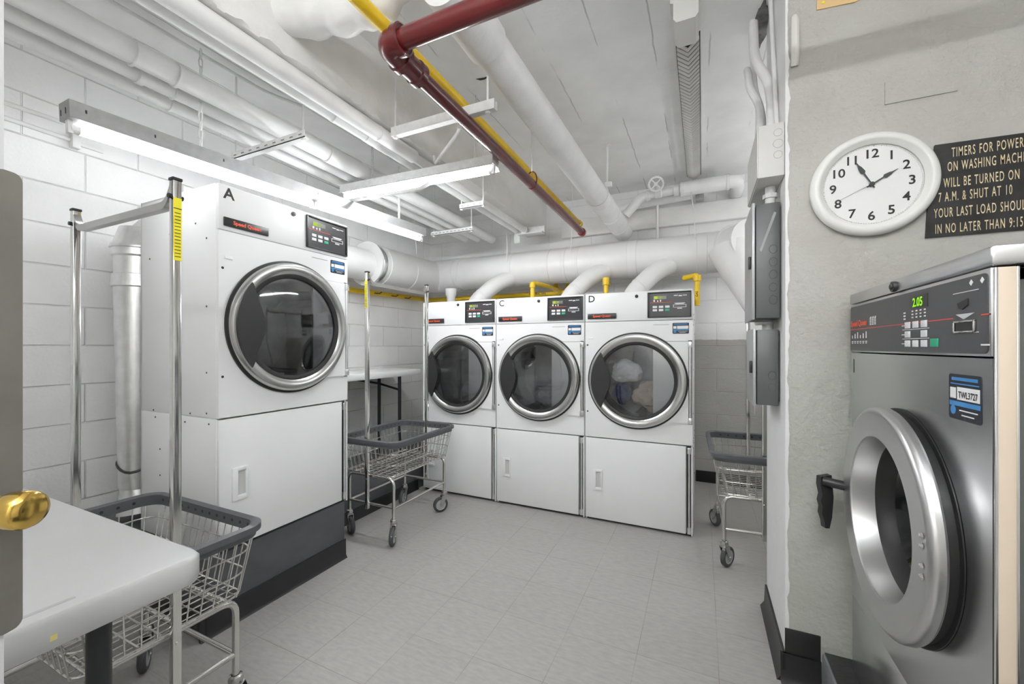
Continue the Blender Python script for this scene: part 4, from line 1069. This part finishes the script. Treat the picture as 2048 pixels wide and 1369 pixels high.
for k in range(4):
    b = NB(); cyl(b, (-.01 + .02 * k * 0, DY, DZ), (-.005, DY, DZ), .1, 8); b.free()
# dryer flue branches
for i, (x0, x1) in enumerate(((-2.40, -2.16), (-1.26, -1.0), (-.60, -.33))):
    b = NB(); tube(b, fillet([(x0 - .06, 4.16, 1.86), (x0 - .02, 4.20, 2.02), (x0 + .16, 4.36, 2.24), (x0 + .30, 4.5, 2.33)], .12, 6), .092, 28)
    lathe(b, [(.092, 0), (.096, .003), (.096, .02), (.092, .023)], (x0 + .03, 4.245, 2.08), (.66, .45, .7), 28)
    obj('branch_flue', b, M_DUCT, t, off, 50)
# hanging strap wires
for i, (p, q) in enumerate((((-2.12, 4.41, 2.5), (-2.12, 4.41, 2.84)), ((-1.33, 4.42, 2.53), (-1.32, 4.45, 3.30)), ((-.06, 4.42, 2.55), (-.10, 4.5, 3.05)), ((-3.05, 3.9, 2.58), (-2.9, 3.6, 3.3)))):
    b = NB(); tube(b, [p, (Vector(p) + Vector(q)) / 2 + Vector((.012, 0, 0)), q], .004, 6); obj('hanging_wire', b, M_PIPE, t, off)
# A dryer's vertical flue by the block wall
t = thing('dryer_flue', 'shiny galvanised upright flue pipe between the block wall and dryer A', 'duct', (-3.3, 1.36, .40))
off = t.location
b = NB(); tube(b, [(-3.27, 1.37, .60), (-3.27, 1.37, 1.92)], .105, 32, radii=[.098, .122]); obj('lower_pipe', b, M_GALV, t, off, 50)
b = NB(); lathe(b, [(.122, 1.86), (.136, 1.866), (.130, 1.94), (.120, 1.945), (.120, 2.05), (.132, 2.06), (.132, 2.10), (.140, 2.105), (.137, 2.125), (.125, 2.14), (.095, 2.24), (.05, 2.245)], (-3.27, 1.37, 0), (0, 0, 1), 32); obj('upper_collar', b, mat('flue_silver', (.8, .8, .8), .38, .75, var=.08, vscale=18), t, off, 40)
b = NB(); tube(b, fillet([(-3.27, 1.37, 2.16), (-3.2, 1.42, 2.26), (-3.05, 1.5, 2.28)], .06, 5), .08, 24); obj('top_elbow', b, M_DUCT, t, off, 50)
b = NB(); cyl(b, (-3.27, 1.37, .61), (-3.24, 1.36, .44), .09, 24, .11); obj('floor_boot', b, M_GALV, t, off, 40)
b = NB(); tube(b, [(-3.27 + .102 * math.cos(a), 1.37 + .102 * math.sin(a), .74 + .03 * math.sin(2 * a)) for a in [2 * PI * i / 24 for i in range(24)]], .008, 6, True); obj('clamp', b, M_DGREY, t, off)
# white capped stub beside dryer B
b = NB(); lathe(b, [(.04, 1.95), (.05, 2.05), (.052, 2.10), (.068, 2.13), (.068, 2.20), (.0, 2.20)], (-2.80, 4.25, 0), (0, 0, 1), 24)
single('pipe_stub', b, M_DUCT, 'white capped pipe stub left of the first dryer elbow', 'pipe')
# low gas line along the walls
t = thing('gas_line', 'yellow gas line along the wall behind the row of dryers', 'pipe', (-2.4, 4.9, 2.1), 0, 'yellow gas pipes')
off = t.location
b = NB(); tube(b, fillet([(-3.59, 2.2, 2.10), (-3.59, 4.90, 2.165), (-1.62, 4.90, 2.16)], .06, 4), .029, 16); ml = obj('main_line', b, M_YEL, t, off, 50)
b = NB()
for p in ((-1.66, 4.88, 2.16), (-1.50, 4.88, 2.2)): tube(b, fillet([p, (p[0] + .0, 4.88, 2.22), (p[0], 4.88, 2.6)], .03, 3), .026, 14); lathe(b, [(.026, -.03), (.036, -.028), (.036, .028), (.026, .03)], (p[0], 4.88, 2.2), (0, 0, 1), 14)
tube(b, [(-1.66, 4.88, 2.16), (-1.48, 4.88, 2.19)], .026, 14)
obj('risers', b, M_YEL, t, off, 50)
b = NB(); text(b, 'NATURAL GAS', .024, (-2.02, 4.868, 2.152), (1, 0, 0), (0, 0, 1), 'LEFT', .001, .02); obj('pipe_lettering', b, M_INK, ml, off)
b = NB()
for y in (3.75, 4.05, 4.3): prism(b, [(0, 0), (.09, .004), (.13, .03), (.125, .04), (.085, .016), (0, .012)], (-3.559, y, 2.125), (0, 1, 0), (0, 0, 1), (.0016, 0, 0))
obj('flow_marks', b, M_INK, ml, off)
b = NB(); tube(b, fillet([(-1.70, 4.20, 1.95), (-1.70, 4.20, 2.20), (-1.62, 4.5, 2.19), (-1.6, 4.86, 2.18)], .045, 5), .024, 14); lathe(b, [(.024, -.03), (.033, -.027), (.033, .027), (.024, .03)], (-1.70, 4.20, 2.17), (0, 0, 1), 14); obj('dryer_riser', b, M_YEL, t, off, 50)
b = NB(); tube(b, fillet([(-.90, 4.25, 1.95), (-.90, 4.25, 2.17), (-.96, 4.5, 2.20), (-.96, 4.7, 2.2)], .03, 5), .024, 14); lathe(b, [(.024, -.04), (.034, -.037), (.034, .037), (.024, .04)], (-.90, 4.25, 2.165), (0, 0, 1), 14); obj('dryer_riser', b, M_YEL, t, off, 50)
b = NB(); tube(b, fillet([(-.04, 4.27, 1.88), (-.04, 4.27, 2.17), (-.16, 4.35, 2.16)], .03, 5), .026, 14); lathe(b, [(.026, -.03), (.038, -.026), (.038, .026), (.026, .03)], (-.04, 4.27, 2.14), (0, 0, 1), 14); dr_ = obj('dryer_riser', b, M_YEL, t, off, 50)
b = NB(); text(b, 'GAS', .02, (-.034, 4.243, 1.96), (0, 0, 1), (-1, 0, 0), 'LEFT', .001, .02); obj('pipe_lettering', b, M_INK, dr_, off)

# ================================================================ LEFT WALL CONDUITS
pipe('wall_conduit', [(WX + .014, -.6, 2.88), (WX + .014, .95, 2.89), (WX + .014, 1.14, 2.893)], .013, M_PIPE, 'upper thin white conduit on the block wall behind the long light', 'conduit', n=10)
t = pipe('wall_conduit', [(WX + .014, -.6, 2.82), (WX + .014, 1.2, 2.80)], .013, M_PIPE, 'lower thin white conduit on the block wall ending in a clip', 'conduit', n=10)
b = NB(); box(b, WX, WX + .05, 1.17, 1.21, 2.75, 2.83, .004); box(b, WX, WX + .02, 1.2, 1.33, 2.78, 2.805, .003); obj('clip', b, M_PIPE, t, t.location)

# ================================================================ PIER: boxes, panels, conduits
t = thing('junction_box', 'white painted junction box at the top of the pier edge', 'electrical box', (.28, 2.4, 2.28), 0, 'electrical boxes on the pier')
off = t.location
b = NB(); box(b, .235, .337, 2.18, 2.62, 2.262, 2.502, .004); bx = obj('box_body', b, M_BOXW, t, off)
b = NB(); box(b, .231, .235, 2.185, 2.615, 2.267, 2.497); obj('cover', b, M_BOXW, t, off)
b = NB()
for (x, z, r) in ((.312, 2.458, .0165), (.312, 2.408, .019), (.312, 2.358, .0165)):
    tube(b, [(x + r * math.cos(a), 2.1795, z + r * math.sin(a)) for a in [2 * PI * i / 24 for i in range(24)]], .0012, 5, True)
obj('knockouts', b, mat('knockout_line', (.5, .49, .47), .5), bx, off)
b = NB(); cyl(b, (.30, 2.32, 2.178), (.30, 2.32, 2.26), .022, 14); lathe(b, [(.022, 0), (.032, .0), (.032, .02), (.022, .02)], (.30, 2.32, 2.205), (0, 0, 1), 8); obj('nipple', b, M_WMETAL, t, off)
def epanel(label, x0, y0, y1, z0, z1, door_t=.012):
    t = thing('electrical_panel', label, 'electrical box', ((x0 + PX) / 2, (y0 + y1) / 2, z0), 0, 'electrical boxes on the pier')
    off = t.location
    b = NB(); box(b, x0 + door_t + .004, PX - .006, y0, y1, z0, z1, .004); bd = obj('box_body', b, M_BOXG, t, off)
    b = NB(); box(b, PX - .007, PX, y0 + .02, y1 - .02, z0 + .02, z1 - .02); obj('mount_strip', b, M_DARK, t, off)
    b = NB(); box(b, x0, x0 + door_t, y0 - .006, y1 + .006, z0 - .006, z1 + .006, .002); dd = obj('door', b, M_BOXL, t, off)
    b = NB(); zc = (z0 + z1) / 2
    box(b, x0 - .012, x0, y0 + .03, y0 + .05, zc - .03, zc + .03, .003); obj('latch', b, M_DARK, dd, off)
    b = NB()
    for k in range(5):
        z = z1 - .22 - .06 * k
        if z > z0 + .05: tube(b, [(.305 + .016 * math.cos(a), y0 - .0004, z + .02 * math.sin(a)) for a in [2 * PI * i / 20 for i in range(20)]], .001, 4, True)
    obj('knockouts', b, mat('knockout_grey', (.09, .095, .095), .5), bd, off)
    return t, off
t, off = epanel('tall grey electrical panel on the pier under the white box', .218, 2.265, 2.62, 1.625, 2.17)
b = NB(); prism(b, [(.250, 1.95), (.257, 1.94), (.318, 2.12), (.308, 2.125)], (0, 2.2642, 0), (1, 0, 0), (0, 0, 1), (0, .0008, 0)); obj('paint_drip', b, mat('old_paint', (.3, .31, .3), .5), t, off)
t, off = epanel('shorter grey electrical panel on the pier, lower of the two', .226, 2.30, 2.60, 1.207, 1.571)
b = NB(); cyl(b, (.30, 2.40, 1.574), (.30, 2.40, 1.617), .024, 14); lathe(b, [(.024, 0), (.04, .0), (.045, .012), (.024, .014)], (.285, 2.40, 1.600), (0, 0, 1), 14); obj('nipple', b, M_WMETAL, t, off)
b = NB(); box(b, .232, .236, 2.30, 2.304, 1.16, 1.207); obj('door_lip', b, M_BOXL, t, off)
GC = 'conduits into the junction box'
pipe('conduit', [(.262, 2.66, CZ), (.262, 2.62, 3.12), (.262, 2.52, 3.0), (.308, 2.45, 2.85), (.318, 2.40, 2.72), (.314, 2.38, 2.51)], .024, M_PIPE, 'thickest bent conduit dropping into the white box', 'conduit', GC, fr=.08, n=14)
pipe('conduit', [(.240, 2.74, 3.10), (.238, 2.66, 3.02), (.238, 2.58, 2.90), (.282, 2.54, 2.78), (.268, 2.48, 2.51)], .019, M_PIPE, 'bent conduit that bulges out left of the thick one', 'conduit', GC, fr=.08, n=12)
pipe('conduit', [(.268, 2.76, CZ), (.268, 2.70, 3.05), (.272, 2.66, 2.92), (.302, 2.63, 2.80), (.310, 2.56, 2.51)], .015, M_PIPE, 'thin bent conduit behind the thick one', 'conduit', GC, fr=.08, n=12)
pipe('conduit', [(.324, 2.50, CZ), (.324, 2.42, 3.0), (.326, 2.30, 2.51)], .010, M_PIPE, 'straight thin conduit tight against the pier', 'conduit', GC, n=10)
# relics painted over on the plaster
b = NB(); tube(b, fillet([(.372, PY0 - .002, 2.735), (.372, PY0 - .018, 2.76), (.372, PY0 - .018, 2.925), (.372, PY0 - .002, 2.945)], .012, 3), .016, 10); single('painted_stub', b, mat('stub_paint', (.7, .69, .65), .5), 'short painted-over pipe stub near the top pier corner', 'pipe')
b = NB(); prism(b, [(.682, 2.484), (.90, 2.484), (.915, 2.566), (.682, 2.575)], (0, PY0 - .006, 0), (1, 0, 0), (0, 0, 1), (0, .008, 0)); single('painted_plate', b, M_PIER, 'painted-over rectangular plate on the plaster above the clock', 'plate')
b = NB(); prism(b, [(.452, 2.952), (.585, 2.94), (.72, 2.985), (.72, 3.08), (.455, 3.08)], (0, PY0 - .006, 0), (1, 0, 0), (0, 0, 1), (0, .005, 0)); t = single('paper_notice', b, mat('notice_tan', (.72, .50, .25), .6), 'tan and yellow notice high on the plaster wall', 'notice')
b = NB(); lathe(b, [(0, .002), (.006, .002), (.006, 0)], (.475, PY0 - .006, 2.975), (0, -1, 0), 8); box(b, .53, .7, PY0 - .0075, PY0 - .006, 2.965, 3.0); obj('print', b, M_YELL, t, t.location)

# ================================================================ CLOCK
t = thing('wall_clock', 'round white wall clock hanging on the plaster pier', 'clock', (.634, PY0, 1.95))
off = t.location
cc = Vector((.634, PY0, 2.158)); AX = (0, -1, 0)
b = NB(); lathe(b, [(.196, 0), (.208, .006), (.2115, .02), (.208, .034), (.198, .043), (.186, .046), (.178, .042), (.174, .034), (.168, .031), (.164, .024)], cc, AX, 96); obj('rim', b, M_CLOCK, t, off, 60)
b = NB(); lathe(b, [(0, .018), (.168, .018)], cc, AX, 72); face = obj('dial', b, M_FACE, t, off)
b = NB()
for i in range(120):
    a = 2 * PI * i / 120; lathe(b, [(0, .0035), (.0018, .002), (.0022, 0)], cc + Vector((.159 * math.cos(a), -.018, .159 * math.sin(a))), AX, 6)
obj('bead_ring', b, M_CLOCK, face, off)
for h in range(1, 13):
    a = PI / 2 - h * PI / 6
    b = NB(); text(b, str(h), .035, cc + Vector((.128 * math.cos(a), -.0186, .128 * math.sin(a) - .0175)), (1, 0, 0), (0, 0, 1), 'CENTER', .0004, .018)
    obj('numeral', b, M_INK, face, off)
def hand(bm, deg, l, w, y, spade=True):
    a = math.radians(90 - deg); ux = Vector((math.cos(a), 0, math.sin(a))); uy = Vector((-math.sin(a), 0, math.cos(a)))
    pts = [(-.018, -w * .4), (l * .45, -w * .5), (l * .52, -w * 1.6), (l * .7, -w * 1.2), (l * .8, -w * .5), (l, -w * .1), (l, w * .1), (l * .8, w * .5), (l * .7, w * 1.2), (l * .52, w * 1.6), (l * .45, w * .5), (-.018, w * .4)] if spade else [(-.03, -w), (l, -w * .5), (l, w * .5), (-.03, w)]
    prism(bm, pts, cc + Vector((0, -y, 0)), ux, uy, (0, -.001, 0))
b = NB(); hand(b, 59, .098, .0055, .021); obj('hour_hand', b, M_HAND, t, off)
b = NB(); hand(b, 332, .118, .0055, .024); obj('minute_hand', b, M_HAND, t, off)
b = NB(); hand(b, 244, .125, .001, .027, False); lathe(b, [(0, .030), (.009, .030), (.009, .019)], cc, AX, 16); obj('second_hand', b, M_HAND, t, off)

# ================================================================ NOTICE BOARD
t = thing('notice_sign', 'black board with cream lettering about washing machine hours', 'sign', (1.1, PY0, 1.92))
off = t.location
b = NB(); prism(b, [(.806, 1.922), (1.46, 1.922), (1.46, 2.272), (1.1, 2.278), (.833, 2.284), (.826, 2.2), (.812, 2.06)], (0, PY0 - .010, 0), (1, 0, 0), (0, 0, 1), (0, .010, 0)); bd = obj('board', b, M_SIGN, t, off)

for s, x, z in (('TIMERS FOR POWER', .880, 2.230), ('ON WASHING MACHINES', .868, 2.176), ('WILL BE TURNED ON', .857, 2.114), ('7 A.M. & SHUT AT 10', .842, 2.060), ('YOUR LAST LOAD SHOULD', .829, 1.999), ('IN NO LATER THAN 9:15', .832, 1.937)):
    b = NB(); text(b, s, .036, (x, PY0 - .0105, z - .003), (.345, 0, 0), (0, 0, 1), 'LEFT', .0008, .004, 1.22)
    obj('lettering', b, M_SIGNT, bd, off)

# ================================================================ DOOR AT THE LEFT EDGE
def dpt(r, f, z): return Vector((r * CS - f * SN, r * SN + f * CS, z))
def dbox(bm, r0, r1, f0, f1, z0, z1):
    vs = [bm.verts.new(dpt(r, f, z)) for r in (r0, r1) for f in (f0, f1) for z in (z0, z1)]
    for q in ((0, 1, 3, 2), (4, 6, 7, 5), (0, 4, 5, 1), (2, 3, 7, 6), (0, 2, 6, 4), (1, 5, 7, 3)): bm.faces.new([vs[i] for i in q])
b = NB(); dbox(b, -.845, -.80, -.20, .644, .01, 2.5); d1 = struct('door_1', b, M_DOORP, smooth=0)
b = NB()
pr = [(f, z) for f, z in rrect(.630, .6655, 1.038, 1.768, .012, 5)]
pv = dpt(1, 0, 0) - dpt(0, 0, 0); fv = dpt(0, 1, 0) - dpt(0, 0, 0)
prism(b, pr, dpt(-.8, 0, 0), fv, (0, 0, 1), pv * .004); obj('latch_guard', b, M_PLATE, d1, label='grey steel latch guard plate')
b = NB(); lathe(b, [(.026, 0), (.026, .004), (.010, .006), (.009, .034), (.013, .037), (.022, .040), (.0265, .046), (.028, .056), (.0285, .070), (.025, .078), (.016, .081), (0, .082)], dpt(-.80, .615, 1.244), pv, 32); obj('door_knob', b, M_BRASS, d1, smooth=50, label='polished brass knob')

# ================================================================ LONG LOUVERED STRIP ON THE CEILING
t = thing('ceiling_grille', 'long narrow white strip with chevron louvers on the ceiling', 'vent', (-.08, 3.6, 3.24))
off = t.location
b = NB()
prism(b, [(-.152, CZ), (-.152, CZ - .026), (-.145, CZ - .030), (-.075, CZ - .050), (-.005, CZ - .030), (.002, CZ - .026), (.002, CZ)], (0, 2.30, 0), (1, 0, 0), (0, 0, 1), (0, 2.42, 0)); base = obj('housing', b, M_BOXW, t, off, 20)
b = NB(); prism(b, [(-.142, CZ - .0305), (-.075, CZ - .0505), (-.008, CZ - .0305), (-.008, CZ - .031), (-.075, CZ - .053), (-.142, CZ - .031)], (0, 2.56, 0), (1, 0, 0), (0, 0, 1), (0, 2.15, 0)); obj('louver_shade', b, mat('louver_gap_shade', (.02, .02, .02), .9), base, off, 0)  # near-black sheet paints the shade in the gaps between louvers
b = NB(); y = 2.62
while y < 4.68:
    for sx in (-1, 1):
        x0, x1 = -.075, -.075 + sx * .062
        z0, z1 = CZ - .070, CZ - .046
        A = [b.verts.new(p) for p in ((x0, y, z0), (x1, y - .045, z1), (x1, y - .045 + .015, z1 - .010), (x0, y + .015, z0 - .010))]
        Bq = [b.verts.new(v.co + Vector((0, 0, -.006))) for v in A]
        b.faces.new(A); b.faces.new(Bq[::-1]); bridge(b, A, Bq)
    y += .042
obj('louvers', b, M_BOXW, base, off, 0)
b = NB(); prism(b, [(-.135, CZ - .03), (-.015, CZ - .03), (-.015, CZ - .13), (-.03, CZ - .15), (-.12, CZ - .15), (-.135, CZ - .13)], (0, 2.28, 0), (1, 0, 0), (0, 0, 1), (0, .20, 0)); obj('end_block', b, M_BOXW, t, off)
